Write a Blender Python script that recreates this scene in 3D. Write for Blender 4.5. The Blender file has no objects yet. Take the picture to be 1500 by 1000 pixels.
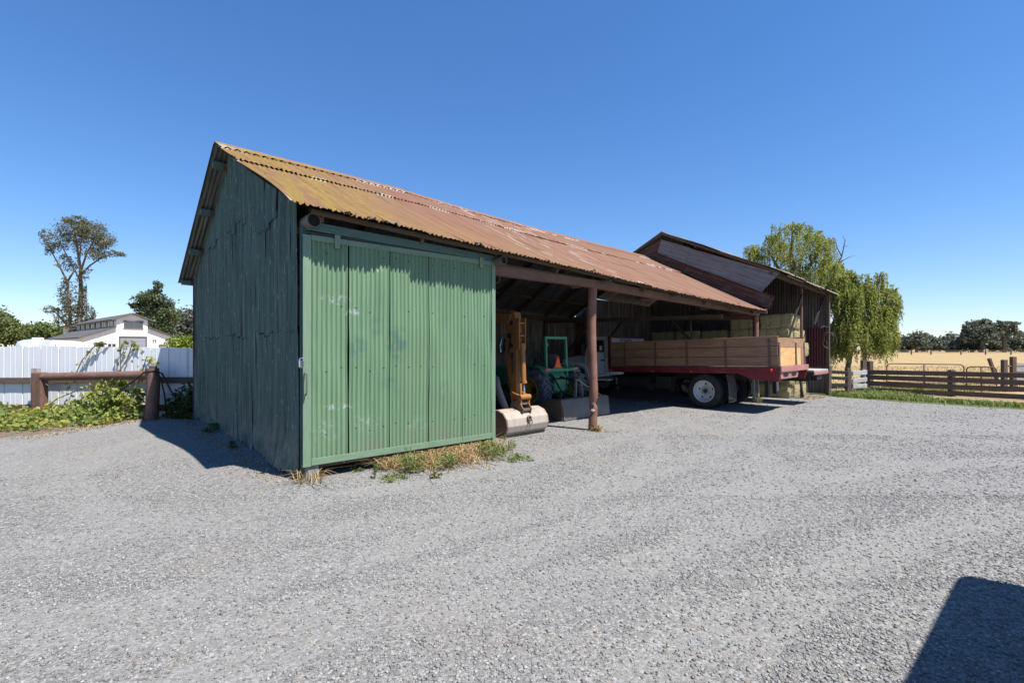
import bpy, math, random
import numpy as np
from mathutils import Vector, Matrix, noise as mnoise

random.seed(7); rng = np.random.default_rng(7)
S = bpy.context.scene
COL = S.collection
F = 708.0; HZ = 510.0; CH = 1.7          # focal length (px of a 1500 wide picture), horizon row, camera height

def at(px, py, d):                        # a point seen at px,py and d metres away
    return Vector(((px-750)/F*d, d, CH+(HZ-py)/F*d))
def gr(px, py):                           # a point of flat ground
    d = F*CH/(py-HZ); return Vector(((px-750)/F*d, d, 0))
def lerp(a, b, t): return a+(b-a)*t
def interp(x, tab): return float(np.interp(x, [t[0] for t in tab], [t[1] for t in tab]))
def R(a, b): return random.uniform(a, b)

# ------------------------------------------------------------------ objects
def tag(o, label=None, cat=None, group=None, kind=None):
    if label: o['label'] = label
    if cat: o['category'] = cat
    if group: o['group'] = group
    if kind: o['kind'] = kind
    return o
def thing(name, label, cat, loc=(0,0,0), rz=0, group=None, rx=0):
    o = bpy.data.objects.new(name, None); COL.objects.link(o)
    o.empty_display_size = .3
    o.location = loc; o.rotation_euler = (rx, 0, rz)
    return tag(o, label, cat, group)
def kids(o): return [c for c in bpy.data.objects if c.parent == o]
def copy_tree(o, parent=None):
    c = o.copy(); COL.objects.link(c)
    if parent: c.parent = parent
    for ch in kids(o): copy_tree(ch, c)
    return c

class MB:
    def __init__(s): s.v=[]; s.f=[]; s.uv=[]; s.pc=[]
    def mark(s): s.pc.append((len(s.v),len(s.f)))
    def face(s, pts, uvs=None):
        n=len(s.v); s.v += [tuple(p) for p in pts]; s.f.append(list(range(n,n+len(pts))))
        s.uv.append(uvs if uvs else [(0,0)]*len(pts)); return s
    def hexa(s, P, L=None):               # 8 corners: bottom 0-3, top 4-7; L uv lengths
        s.mark(); P=[Vector(p) for p in P]; n=len(s.v); s.v += [tuple(p) for p in P]
        ox,oy = R(0,50),R(0,50)
        for q in ((3,2,1,0),(4,5,6,7),(0,1,5,4),(1,2,6,5),(2,3,7,6),(3,0,4,7)):
            s.f.append([n+i for i in q])
            a,b,c,d=[P[i] for i in q]; e=(b-a).length; g=(d-a).length
            if e>=g: uv=[(0,0),(e,0),(e,g),(0,g)]
            else: uv=[(0,0),(0,e),(g,e),(g,0)]
            s.uv.append([(x+ox,y+oy) for x,y in uv])
        return s
    def beam(s, p0, p1, w, h, up=(0,0,1)):
        p0=Vector(p0); p1=Vector(p1); d=(p1-p0).normalized(); up=Vector(up)
        if abs(d.dot(up))>.98: up=Vector((1,0,0)) if abs(d.x)<.9 else Vector((0,1,0))
        x=d.cross(up).normalized(); z=x.cross(d).normalized()
        x*=w/2; z*=h/2
        return s.hexa([p0-x-z,p0+x-z,p1+x-z,p1-x-z,p0-x+z,p0+x+z,p1+x+z,p1-x+z])
    def box(s, c, sz, rz=0):
        c=Vector(c); m=Matrix.Rotation(rz,3,'Z'); a,b,h=[q/2 for q in sz]
        P=[(-a,-b,-h),(a,-b,-h),(a,b,-h),(-a,b,-h),(-a,-b,h),(a,-b,h),(a,b,h),(-a,b,h)]
        return s.hexa([c+m@Vector(p) for p in P])
    def tube(s, pts, r, n=10, cap=True, hollow=0):
        s.mark(); pts=[Vector(p) for p in pts]; k=len(pts)
        rs=r if isinstance(r,(list,tuple)) else [r]*k
        base=len(s.v); L=0; ox=R(0,30); up=None; Ls=[]
        for i,p in enumerate(pts):
            t=(pts[min(i+1,k-1)]-pts[max(i-1,0)]).normalized()
            if up is None: up=Vector((0,0,1)) if abs(t.z)<.9 else Vector((1,0,0))
            x=t.cross(up).normalized(); y=x.cross(t).normalized(); up=y
            if i: L+=(p-pts[i-1]).length
            Ls.append(L)
            for j in range(n):
                a=2*math.pi*j/n; s.v.append(tuple(p+(x*math.cos(a)+y*math.sin(a))*rs[i]))
        for i in range(k-1):
            for j in range(n):
                a=base+i*n+j; b=base+i*n+(j+1)%n; c=base+(i+1)*n+(j+1)%n; d=base+(i+1)*n+j
                s.f.append([a,b,c,d]); w=2*math.pi*max(rs)/n
                s.uv.append([(Ls[i]+ox,j*w),(Ls[i]+ox,(j+1)*w),(Ls[i+1]+ox,(j+1)*w),(Ls[i+1]+ox,j*w)])
        if cap:
            s.f.append([base+j for j in range(n)][::-1]); s.uv.append([(ox,j*.01) for j in range(n)])
            s.f.append([base+(k-1)*n+j for j in range(n)]); s.uv.append([(ox,j*.01) for j in range(n)])
        return s
    def lathe(s, c, axis, prof, n=36):
        s.mark(); c=Vector(c); ax=Vector(axis).normalized(); up=Vector((0,0,1)) if abs(ax.z)<.9 else Vector((1,0,0))
        x=ax.cross(up).normalized(); y=ax.cross(x).normalized(); base=len(s.v); k=len(prof)
        for (r,a) in prof:
            for j in range(n):
                t=2*math.pi*j/n; s.v.append(tuple(c+ax*a+(x*math.cos(t)+y*math.sin(t))*r))
        for i in range(k-1):
            for j in range(n):
                s.f.append([base+i*n+j,base+i*n+(j+1)%n,base+(i+1)*n+(j+1)%n,base+(i+1)*n+j])
                s.uv.append([(j*.1,i*.1),(j*.1+.1,i*.1),(j*.1+.1,i*.1+.1),(j*.1,i*.1+.1)])
        return s
    def prism(s, poly, ext):
        s.mark(); poly=[Vector(p) for p in poly]; e=Vector(ext); n=len(s.v); k=len(poly)
        s.v += [tuple(p) for p in poly]+[tuple(p+e) for p in poly]
        w=max((p-poly[0]).length for p in poly); a=(poly[1]-poly[0]).normalized(); nn=e.normalized(); b=nn.cross(a)
        uv=[((p-poly[0]).dot(a),(p-poly[0]).dot(b)) for p in poly]
        s.f.append(list(range(n,n+k))[::-1]); s.uv.append(uv[::-1])
        s.f.append(list(range(n+k,n+2*k))); s.uv.append(uv)
        L=0
        for i in range(k):
            j=(i+1)%k; l=(poly[j]-poly[i]).length
            s.f.append([n+i,n+j,n+k+j,n+k+i]); s.uv.append([(L,0),(L+l,0),(L+l,e.length),(L,e.length)]); L+=l
        return s
    def corr(s, p00, p10, p11, p01, pitch=.076, amp=.009, rows=2, fn=None, uv0=(0,0), uvs=(1,1), top=None, uvlen=None, flip=False):
        # waves run across p00->p10, ridges along p00->p01; top(s) trims the far end
        p00,p10,p11,p01=[Vector(p) for p in (p00,p10,p11,p01)]
        Ls=(p10-p00).length; Lt=(p01-p00).length
        nx=max(2,int(round(Ls/pitch))*6); nrm=(p10-p00).cross(p01-p00).normalized()
        if flip: nrm=-nrm
        base=len(s.v); uvv=[]
        if uvlen: Ls,Lt=uvlen
        for i in range(nx+1):
            a=i/nx; off=nrm*(amp*math.cos(2*math.pi*a*round(nx/6)))
            for j in range(rows+1):
                b=j/rows
                if top: b*=top(a)
                p=lerp(lerp(p00,p10,a),lerp(p01,p11,a),b)+off
                if fn: p=p+fn(a,b)
                s.v.append(tuple(p)); uvv.append((uv0[0]+a*Ls*uvs[0],uv0[1]+b*Lt*uvs[1]))
        m=rows+1
        for i in range(nx):
            for j in range(rows):
                q=[i*m+j,(i+1)*m+j,(i+1)*m+j+1,i*m+j+1]
                s.f.append([base+t for t in q]); s.uv.append([uvv[t] for t in q])
        return s
    def pieces(s, name, mat, parent=None, smooth=False, bevel=0, org=None):
        # every primitive becomes an object of its own
        ends=s.pc[1:]+[(len(s.v),len(s.f))]; out=[]
        for (v0,f0),(v1,f1) in zip(s.pc,ends):
            m=MB(); m.v=s.v[v0:v1]; m.f=[[i-v0 for i in f] for f in s.f[f0:f1]]; m.uv=s.uv[f0:f1]
            out.append(m.build(name,mat,parent,smooth,bevel,None,org))
        return out
    def build(s, name, mat, parent=None, smooth=False, bevel=0, loc=None, org=None):
        if org is not None: s.v=[(a-org[0],b-org[1],c-org[2]) for a,b,c in s.v]
        me=bpy.data.meshes.new(name); me.from_pydata(s.v,[],s.f)
        ul=me.uv_layers.new(name='UVMap'); flat=[c for f in s.uv for q in f for c in q]
        ul.data.foreach_set('uv',flat); me.materials.append(mat); me.update()
        if smooth: me.polygons.foreach_set('use_smooth',[True]*len(me.polygons))
        o=bpy.data.objects.new(name,me); COL.objects.link(o)
        if parent: o.parent=parent
        if loc: o.location=loc
        if smooth=='auto' : 
            me.polygons.foreach_set('use_smooth',[True]*len(me.polygons)); me.set_sharp_from_angle(angle=math.radians(35))
        if bevel:
            b=o.modifiers.new('bevel','BEVEL'); b.width=bevel; b.segments=2; b.limit_method='ANGLE'
        return o

def np_obj(name, V, Q, mat, parent=None, uv=None, loc=None, smooth=False):
    me=bpy.data.meshes.new(name); k=Q.shape[1]; m=len(Q)
    me.vertices.add(len(V)); me.vertices.foreach_set('co',np.ascontiguousarray(V,dtype=np.float32).ravel())
    me.loops.add(m*k); me.loops.foreach_set('vertex_index',np.ascontiguousarray(Q,dtype=np.int32).ravel())
    me.polygons.add(m); me.polygons.foreach_set('loop_start',np.arange(0,m*k,k,dtype=np.int32))
    if uv is not None:
        ul=me.uv_layers.new(name='UVMap'); ul.data.foreach_set('uv',np.ascontiguousarray(uv,dtype=np.float32).ravel())
    if smooth: me.polygons.foreach_set('use_smooth',np.ones(m,dtype=bool))
    me.materials.append(mat); me.update(calc_edges=True); me.validate()
    o=bpy.data.objects.new(name,me); COL.objects.link(o)
    if parent: o.parent=parent
    if loc: o.location=loc
    return o

def leaf_quads(C, size, aspect=.55, d=None, spread=1.0, rnd=None, up=.0):
    # diamond leaves at points C; d optional preferred long axis; every leaf has its own random uv
    n=len(C); a=rng.normal(size=(n,3))*spread
    if d is not None: a=a+d
    a/=np.linalg.norm(a,axis=1)[:,None]+1e-9
    b=rng.normal(size=(n,3)); b[:,2]*=(1-up); b-=a*(a*b).sum(1)[:,None]; b/=np.linalg.norm(b,axis=1)[:,None]+1e-9
    L=(size*rng.uniform(.6,1.35,n))[:,None]; W=L*aspect
    nn=np.cross(a,b)*L*.12
    P=np.stack([C-a*L*.5, C+b*W*.5+nn, C+a*L*.5, C-b*W*.5+nn],1).reshape(-1,3)
    Q=np.arange(n*4).reshape(n,4)
    r=rng.random(n) if rnd is None else rnd
    uv=np.repeat(np.stack([r,rng.random(n)],1),4,0)
    return P,Q,uv
def join_np(lst):
    V=[];Q=[];U=[];o=0
    for v,q,u in lst: V.append(v);Q.append(q+o);U.append(u);o+=len(v)
    return np.concatenate(V),np.concatenate(Q),np.concatenate(U)
def blob_points(c, r, n, clumps, sig=.22):
    # leaf positions gathered in clumps through an ellipsoid, more of them near its skin
    k=max(1,clumps); d=rng.normal(size=(k,3)); d/=np.linalg.norm(d,axis=1)[:,None]
    cc=d*(rng.uniform(.25,1,k)**.5)[:,None]
    idx=rng.integers(0,k,n); p=cc[idx]+rng.normal(size=(n,3))*sig
    return np.array(c)+p*np.array(r)

# ------------------------------------------------------------------ materials
KEEP={'gravel_stone':.81,'loose_stone':.83,'weathered_dark_green_iron':1.12,'white_fence_steel':.92,'house_white_wall':.95,'hay_straw':.98,'tractor_green_paint':1,'bright_frame_green':1,'dusty_tractor_rubber':1.1,'white_truck_paint':1,'oiled_bed_plank':.95,'dark_old_iron':1.8,'orange_reflector':1,'red_reflector_edge':1,'faded_red_lens':1,'red_lens':1,'amber_lens':1,'white_reflector':1,'grey_sign_board':1,'polished_aluminium':1,'white_trailer_skin':.95,'chrome_rod':1,'yellow_wheel_rim':1.2,'ochre_machine_paint':.95,'orange_plywood':1,'dry_field_grass':.80,'dark_barn_timber':1.3,'old_brown_timber':1,'dark_green_board':.95}
class NB:
    def __init__(s, name):
        m=bpy.data.materials.new(name); m.use_nodes=True; s.m=m; s.t=m.node_tree; s.n=s.t.nodes; s.l=s.t.links
        s.b=s.n['Principled BSDF']; s.out=s.n['Material Output']
    def put(s, sock, v):
        if isinstance(v,bpy.types.NodeSocket): s.l.new(v,sock)
        elif isinstance(v,(tuple,list)): sock.default_value=(*v,1) if len(v)==3 and sock.type=='RGBA' else v
        else: sock.default_value=v
    def uv(s): return s.n.new('ShaderNodeTexCoord').outputs['UV']
    def obj(s): return s.n.new('ShaderNodeTexCoord').outputs['Object']
    def geo(s): return s.n.new('ShaderNodeNewGeometry').outputs['Position']
    def map(s, v, sc=(1,1,1), lo=(0,0,0), rot=(0,0,0)):
        q=s.n.new('ShaderNodeMapping'); s.put(q.inputs['Vector'],v); q.inputs['Scale'].default_value=sc
        q.inputs['Location'].default_value=lo; q.inputs['Rotation'].default_value=rot; return q.outputs[0]
    def noise(s, v, scale, detail=4, rough=.55, dist=0, color=False):
        q=s.n.new('ShaderNodeTexNoise'); s.put(q.inputs['Vector'],v); q.inputs['Scale'].default_value=scale
        q.inputs['Detail'].default_value=detail; q.inputs['Roughness'].default_value=rough; q.inputs['Distortion'].default_value=dist
        return q.outputs['Color' if color else 'Fac']
    def vor(s, v, scale, feature='F1', out='Distance', rnd=1):
        q=s.n.new('ShaderNodeTexVoronoi'); q.feature=feature; s.put(q.inputs['Vector'],v); q.inputs['Scale'].default_value=scale
        q.inputs['Randomness'].default_value=rnd; return q.outputs[out]
    def white(s, v):
        q=s.n.new('ShaderNodeTexWhiteNoise'); q.noise_dimensions='1D'; s.put(q.inputs['W'],v); return q.outputs['Value']
    def math(s, op, a, b=0, c=0, clamp=False):
        q=s.n.new('ShaderNodeMath'); q.operation=op; q.use_clamp=clamp
        for i,x in enumerate((a,b,c)): s.put(q.inputs[i],x)
        return q.outputs[0]
    def sep(s, v):
        q=s.n.new('ShaderNodeSeparateXYZ'); s.put(q.inputs[0],v); return q.outputs
    def ss(s, x, lo, hi):                  # smoothstep
        q=s.n.new('ShaderNodeMapRange'); q.interpolation_type='SMOOTHSTEP'; s.put(q.inputs[0],x)
        if lo<=hi:
            q.inputs[1].default_value=lo; q.inputs[2].default_value=hi; q.inputs[3].default_value=0; q.inputs[4].default_value=1
        else:
            q.inputs[1].default_value=hi; q.inputs[2].default_value=lo; q.inputs[3].default_value=1; q.inputs[4].default_value=0
        return q.outputs[0]
    def ramp(s, f, stops, const=False):
        q=s.n.new('ShaderNodeValToRGB'); s.put(q.inputs[0],f); e=q.color_ramp.elements
        if const: q.color_ramp.interpolation='CONSTANT'
        while len(e)<len(stops): e.new(.5)
        for i,(p,c) in enumerate(stops): e[i].position=p; e[i].color=(*c,1)
        return q.outputs[0]
    def mix(s, f, a, b, mode='MIX'):
        q=s.n.new('ShaderNodeMix'); q.data_type='RGBA'; q.blend_type=mode
        s.put(q.inputs[0],f); s.put(q.inputs[6],a); s.put(q.inputs[7],b); return q.outputs[2]
    def bump(s, h, st=.3, dist=.01):
        q=s.n.new('ShaderNodeBump'); s.put(q.inputs['Height'],h); q.inputs['Strength'].default_value=st; q.inputs['Distance'].default_value=dist
        s.l.new(q.outputs[0],s.b.inputs['Normal']); return q
    def done(s, col=None, rough=.7, metal=0, spec=.5):
        k=KEEP.get(s.m.name,.77)
        if col is not None: s.put(s.b.inputs['Base Color'],s.mix(1.0,col,(k,k,k),'MULTIPLY') if k!=1 else col)
        s.put(s.b.inputs['Roughness'],rough); s.put(s.b.inputs['Metallic'],metal); s.b.inputs['Specular IOR Level'].default_value=spec
        return s.m

def painted(name, base, var=.25, rust=0.0, rustcol=(.16,.06,.03), rough=.5, scale=3, stretch=(1,1,1), dust=.0, metal=0, dustcol=(.35,.32,.28), spec=.4):
    n=NB(name); v=n.map(n.uv(),stretch); a=n.noise(v,scale,6,.6)
    dk=tuple(c*(1-var) for c in base); lt=tuple(min(1,c*(1+var*.6)) for c in base)
    c=n.ramp(a,[(.3,dk),(.5,base),(.72,lt)])
    if rust: 
        f=n.noise(n.map(n.uv(),stretch,(7,3,0)),scale*2.2,8,.68); c=n.mix(n.ss(f,.66-rust*.3,.72-rust*.2),c,rustcol)
    if dust:
        f=n.noise(n.map(n.uv(),(1,1,1),(2,9,0)),scale*.7,5,.6); c=n.mix(n.math('MULTIPLY',n.ss(f,.4,.75),dust),c,dustcol)
    n.bump(n.noise(v,scale*9,4,.6),.15,.004)
    return n.done(c,n.math('MULTIPLY_ADD',a,.3,rough-.15),metal,spec)
def wood(name, base, dark, grain=22, rough=.85, var=.5):
    n=NB(name); u=n.uv(); g=n.noise(n.map(u,(1.2,grain,1)),2.2,7,.62,.4); f=n.noise(n.map(u,(.6,2.5,1),(4,2,0)),1.3,4)
    c=n.ramp(g,[(.3,dark),(.52,base),(.75,tuple(min(1,q*1.35) for q in base))])
    c=n.mix(n.math('MULTIPLY',n.ss(f,.42,.68),var),c,tuple(q*.62 for q in base))
    kn=n.vor(n.map(u,(1,3,1)),1.6); c=n.mix(n.ss(kn,.07,.03),c,tuple(q*.5 for q in dark))
    n.bump(g,.35,.006); return n.done(c,rough,0,.25)
def leafmat(name, stops, trans=.35, rough=.6):
    n=NB(name); x=n.sep(n.uv()); c=n.ramp(x[0],stops)
    c=n.mix(n.math('MULTIPLY',x[1],.35),c,n.mix(.5,c,(0.01,.015,.004))); c=n.mix(1.0,c,(.84,.84,.84),'MULTIPLY')
    n.put(n.b.inputs['Base Color'],c); n.b.inputs['Roughness'].default_value=rough; n.b.inputs['Specular IOR Level'].default_value=.3
    t=n.n.new('ShaderNodeBsdfTranslucent'); n.put(t.inputs[0],n.mix(.5,c,n.mix(1.0,c,(1.0,1.0,.35),'MULTIPLY')))
    mx=n.n.new('ShaderNodeMixShader'); mx.inputs[0].default_value=trans
    n.l.new(n.b.outputs[0],mx.inputs[1]); n.l.new(t.outputs[0],mx.inputs[2]); n.l.new(mx.outputs[0],n.out.inputs[0]); return n.m
def plain(name, col, rough=.6, metal=0, spec=.4, emit=None):
    n=NB(name); a=n.noise(n.obj(),6,4); c=n.ramp(a,[(.3,tuple(q*.85 for q in col)),(.7,tuple(min(1,q*1.12) for q in col))])
    return n.done(c,rough,metal,spec)

TRACKS=[(-2.1,9.3,4.75,.26),(-2.1,9.3,6.35,.26),(9.5,-7.5,13.2,.28),(9.5,-7.5,14.9,.28),(-20,30,30.4,.30),(-20,30,32.1,.30),(16,24,15.2,.25),(16,24,16.8,.25)]   # centre x, y, radius, half width
def mk_gravel():
    n=NB('gravel_stone'); p=n.geo(); x=n.sep(p)
    big=n.noise(p,.35,5,.6,.3); med=n.noise(n.map(p,(1,1,1),(3,8,1)),1.7,5,.6); wob=n.noise(p,.9,3)
    tr=None
    for cx,cy,r,w in TRACKS:
        dx=n.math('SUBTRACT',x[0],cx); dy=n.math('SUBTRACT',x[1],cy); d=n.math('SQRT',n.math('ADD',n.math('MULTIPLY',dx,dx),n.math('MULTIPLY',dy,dy)))
        d=n.math('ABSOLUTE',n.math('SUBTRACT',n.math('ADD',d,n.math('MULTIPLY_ADD',wob,.5,-.25)),r)); k=n.ss(d,w*1.25,w*.6)
        tr=k if tr is None else n.math('MAXIMUM',tr,k)
    tr=n.math('MULTIPLY',tr,n.ss(med,.34,.52))
    pat=n.ss(n.noise(n.map(p,(.6,1.3,1),(0,0,0),(0,0,-.5)),.8,5,.6,.6),.5,.62)
    smooth=n.math('MAXIMUM',n.math('MULTIPLY',tr,.6),n.math('MULTIPLY',pat,.30))
    v1=n.vor(p,70,out='Color'); v2=n.vor(n.map(p,(1,1,1),(5,1,2)),36,out='Color'); d1=n.vor(p,70); d2=n.vor(n.map(p,(1,1,1),(5,1,2)),36)
    s1=n.sep(v1); s2=n.sep(v2)
    g1=n.ramp(s1[0],[(0,(.11,.106,.10)),(.35,(.20,.195,.185)),(.75,(.28,.273,.258)),(1,(.47,.455,.43))])
    g2=n.ramp(s2[1],[(0,(.14,.138,.133)),(.6,(.235,.231,.223)),(1,(.34,.334,.32))])
    c=n.mix(.35,g1,g2)
    c=n.mix(n.ss(s1[2],.97,.99),c,(.27,.21,.155))
    c=n.mix(n.math('MULTIPLY',smooth,.62),c,(.268,.259,.244))
    c=n.mix(n.math('MULTIPLY',n.ss(big,.52,.72),.25),c,(.215,.213,.208))
    c=n.mix(n.math('MULTIPLY',n.ss(n.noise(n.map(p,(1,1,1),(9,2,0)),.55,6,.65),.56,.72),.45),c,(.27,.235,.195))
    h=n.math('ADD',n.math('MULTIPLY',d1,.009),n.math('MULTIPLY',d2,.014))
    h=n.math('SUBTRACT',0,h); h=n.math('ADD',h,n.math('MULTIPLY',n.noise(p,18,4),.016))
    h=n.math('MULTIPLY',h,n.math('MULTIPLY_ADD',smooth,-.7,1))
    h=n.math('ADD',h,n.math('MULTIPLY',med,.035)); h=n.math('SUBTRACT',h,n.math('MULTIPLY',tr,.03))
    n.bump(h,.55,1.0)
    return n.done(c,.9,0,.2)
def mk_stones():
    n=NB('loose_stone'); x=n.sep(n.uv())
    c=n.ramp(x[0],[(0,(.15,.147,.142)),(.4,(.235,.23,.222)),(.8,(.30,.294,.283)),(.97,(.42,.41,.39)),(.996,(.30,.24,.18))])
    return n.done(c,.85,0,.25)
def mk_field():
    n=NB('dry_field_grass'); p=n.geo(); a=n.noise(p,.05,5,.6); b=n.noise(n.map(p,(1,.4,1)),1.2,6,.65); k=n.noise(p,14,4,.7)
    c=n.ramp(b,[(.3,(.33,.235,.115)),(.55,(.44,.325,.165)),(.75,(.53,.41,.23))])
    c=n.mix(n.math('MULTIPLY',n.ss(a,.45,.65),.5),c,(.45,.315,.15))
    c=n.mix(n.math('MULTIPLY',n.ss(k,.5,.8),.5),c,(.30,.21,.10))
    n.bump(n.math('ADD',k,b),.6,.05); return n.done(c,.95,0,.1)
def mk_soil(name,a,b):
    n=NB(name); p=n.geo(); f=n.noise(p,3,7,.65); k=n.noise(p,40,5,.7)
    c=n.mix(n.ss(k,.35,.7),n.ramp(f,[(.3,a),(.7,b)]),tuple(q*.7 for q in a)); n.bump(k,.7,.02); return n.done(c,.95,0,.1)

def mk_roof():
    n=NB('rusty_roof_iron'); u=n.uv(); x=n.sep(u)      # uv: metres along the barn, metres up from the front eave line
    st=n.noise(n.map(u,(9,.35,1)),1.5,6,.62); bl=n.noise(u,1.1,6,.62,.3); fine=n.noise(n.map(u,(30,2.5,1)),2,4,.6)
    sh=n.white(n.math('FLOOR',n.math('DIVIDE',x[0],.62)))
    c=n.ramp(st,[(.28,(.15,.064,.038)),(.45,(.225,.11,.068)),(.6,(.27,.145,.095)),(.75,(.295,.185,.13))])
    c=n.mix(n.math('MULTIPLY',sh,.15),c,(.25,.17,.125))
    c=n.mix(n.math('MULTIPLY',n.ss(bl,.5,.72),.4),c,(.215,.16,.11))
    c=n.mix(n.math('MULTIPLY',n.ss(fine,.55,.75),.35),c,(.17,.09,.055))
    # yellow lichen, thick at the near end and along the eave
    near=n.ss(x[0],3.0,.5); eav=n.ss(x[1],2.2,.2); ln=n.noise(n.map(u,(7,.6,1),(9,4,0)),1.6,6,.65)
    lm=n.math('MULTIPLY',n.ss(ln,.36,.6),n.math('MAXIMUM',near,n.math('MULTIPLY',n.ss(x[0],7,1),n.math('MULTIPLY',eav,.5))))
    c=n.mix(n.math('MULTIPLY',lm,.92),c,n.ramp(fine,[(.3,(.22,.145,.024)),(.7,(.35,.245,.05))]))
    # bare galvanised streaks
    w=n.noise(n.map(u,(16,.55,1),(2,6,0)),1.8,3,.5); win=n.math('MULTIPLY',n.ss(x[0],3.8,4.6),n.ss(x[0],8.2,6.6))
    m=n.math('MULTIPLY',n.ss(w,.605,.64),win)
    l1=n.math('ABSOLUTE',n.math('SUBTRACT',x[1],2.60)); m=n.math('MAXIMUM',m,n.math('MULTIPLY',n.ss(l1,.05,.02),n.ss(n.noise(n.map(u,(1,.1,1)),1.5,3),.5,.56)))
    l2=n.math('ABSOLUTE',n.math('SUBTRACT',x[1],3.76)); m=n.math('MAXIMUM',m,n.math('MULTIPLY',n.ss(l2,.05,.02),n.ss(n.noise(n.map(u,(1,.1,1),(8,0,0)),1.1,3),.5,.56)))
    m=n.math('MAXIMUM',m,n.math('MULTIPLY',n.ss(x[0],-.31,-.35),.8))
    c=n.mix(n.math('MULTIPLY',m,.85),c,(.55,.50,.44))
    n.bump(bl,.25,.01); return n.done(c,.8,.0,.25)
def mk_gable():
    n=NB('weathered_dark_green_iron'); u=n.uv(); x=n.sep(u)
    st=n.noise(n.map(u,(11,.4,1)),1.7,6,.62); bl=n.noise(u,2.3,6,.66)
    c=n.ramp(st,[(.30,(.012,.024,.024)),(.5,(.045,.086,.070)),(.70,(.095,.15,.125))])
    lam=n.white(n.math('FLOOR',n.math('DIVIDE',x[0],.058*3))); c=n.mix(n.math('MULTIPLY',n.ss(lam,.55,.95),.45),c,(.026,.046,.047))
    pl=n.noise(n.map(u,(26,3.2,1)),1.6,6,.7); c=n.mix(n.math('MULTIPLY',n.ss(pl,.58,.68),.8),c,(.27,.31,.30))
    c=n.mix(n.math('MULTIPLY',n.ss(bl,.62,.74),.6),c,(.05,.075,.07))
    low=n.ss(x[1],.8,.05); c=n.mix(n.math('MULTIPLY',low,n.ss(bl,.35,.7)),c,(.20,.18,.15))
    rp=n.noise(n.map(u,(2.4,.9,1),(5,5,0)),1.6,6,.7); c=n.mix(n.math('MULTIPLY',n.ss(rp,.66,.75),.5),c,(.19,.10,.06))
    n.bump(st,.3,.006); return n.done(c,.62,0,.4)
def mk_door():
    n=NB('pale_green_door_iron'); u=n.uv(); x=n.sep(u)      # metres from the door's lower left corner
    st=n.noise(n.map(u,(9,.35,1)),1.7,6,.6); bl=n.noise(u,1.7,6,.62)
    sh=n.white(n.math('FLOOR',n.math('DIVIDE',x[0],.64)))
    c=n.ramp(st,[(.3,(.135,.24,.138)),(.5,(.175,.30,.172)),(.72,(.22,.345,.208))])
    c=n.mix(n.math('MULTIPLY',sh,.25),c,(.205,.31,.175))
    c=n.mix(n.math('MULTIPLY',n.ss(bl,.54,.75),.5),c,(.14,.235,.18))
    for (a,b,ra,rb,k) in ((1.32,1.55,.2,.28,.6),(.72,1.5,.16,.18,.5),(1.18,1.0,.1,.1,.5),(2.1,.75,.12,.3,.25),(1.0,1.75,.12,.2,.35)):
        dx=n.math('DIVIDE',n.math('SUBTRACT',x[0],a),ra); dy=n.math('DIVIDE',n.math('SUBTRACT',x[1],b),rb)
        dd=n.math('ADD',n.math('MULTIPLY',dx,dx),n.math('MULTIPLY',dy,dy)); f=n.noise(n.map(u,(1,1,1),(a,b,0)),7,5,.65)
        c=n.mix(n.math('MULTIPLY',n.math('MULTIPLY',n.ss(dd,1.4,.1),n.ss(f,.38,.62)),k),c,(.075,.165,.15))
    for (a,b,ra,rb) in ((.42,2.13,.2,.07),(.62,1.97,.14,.05),(.45,.70,.26,.04),(.85,.45,.2,.15),(.3,.40,.2,.16),(1.65,.35,.2,.12),(2.6,1.55,.07,.09),(1.0,2.6,.1,.05)):
        dx=n.math('DIVIDE',n.math('SUBTRACT',x[0],a),ra); dy=n.math('DIVIDE',n.math('SUBTRACT',x[1],b),rb)
        dd=n.math('ADD',n.math('MULTIPLY',dx,dx),n.math('MULTIPLY',dy,dy)); f=n.noise(n.map(u,(1.6,1,1),(b,a,0)),11,6,.72)
        c=n.mix(n.math('MULTIPLY',n.math('MULTIPLY',n.ss(dd,1.5,.1),n.ss(f,.50,.60)),.95 if b>1.9 or rb<.05 else .35),c,(.50,.54,.55))
    for row in (.33,1.16,1.98,2.72):
        fx=n.math('SUBTRACT',n.math('FRACT',n.math('DIVIDE',x[0],.2)),.5); dx=n.math('MULTIPLY',fx,.2)
        dy=n.math('SUBTRACT',x[1],n.math('MULTIPLY_ADD',n.white(n.math('FLOOR',n.math('DIVIDE',x[0],.2))),.07,row))
        keep=n.math('GREATER_THAN',n.white(n.math('ADD',n.math('FLOOR',n.math('DIVIDE',x[0],.2)),row*10)),.35)
        dd=n.math('SQRT',n.math('ADD',n.math('MULTIPLY',dx,dx),n.math('MULTIPLY',dy,dy))); c=n.mix(n.math('MULTIPLY',n.ss(dd,.013,.008),keep),c,(.06,.07,.05))
    r=n.noise(n.map(u,(5,1.4,1),(3,1,0)),3,7,.7); low=n.ss(x[1],.6,.0)
    c=n.mix(n.math('MULTIPLY',n.ss(r,.62,.72),n.math('MULTIPLY_ADD',low,.6,.25)),c,(.20,.17,.11)); c=n.mix(n.math('MULTIPLY',n.math('MULTIPLY',n.ss(x[1],.5,.0),n.ss(bl,.35,.65)),.55),c,(.24,.225,.19))
    rr=n.noise(n.map(u,(14,1.1,1),(6,2,0)),1.5,5,.6); c=n.mix(n.math('MULTIPLY',n.math('MULTIPLY',n.ss(rr,.60,.72),n.ss(bl,.42,.6)),.45),c,(.20,.15,.09))
    n.bump(st,.15,.004); return n.done(c,.55,0,.35)
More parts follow.
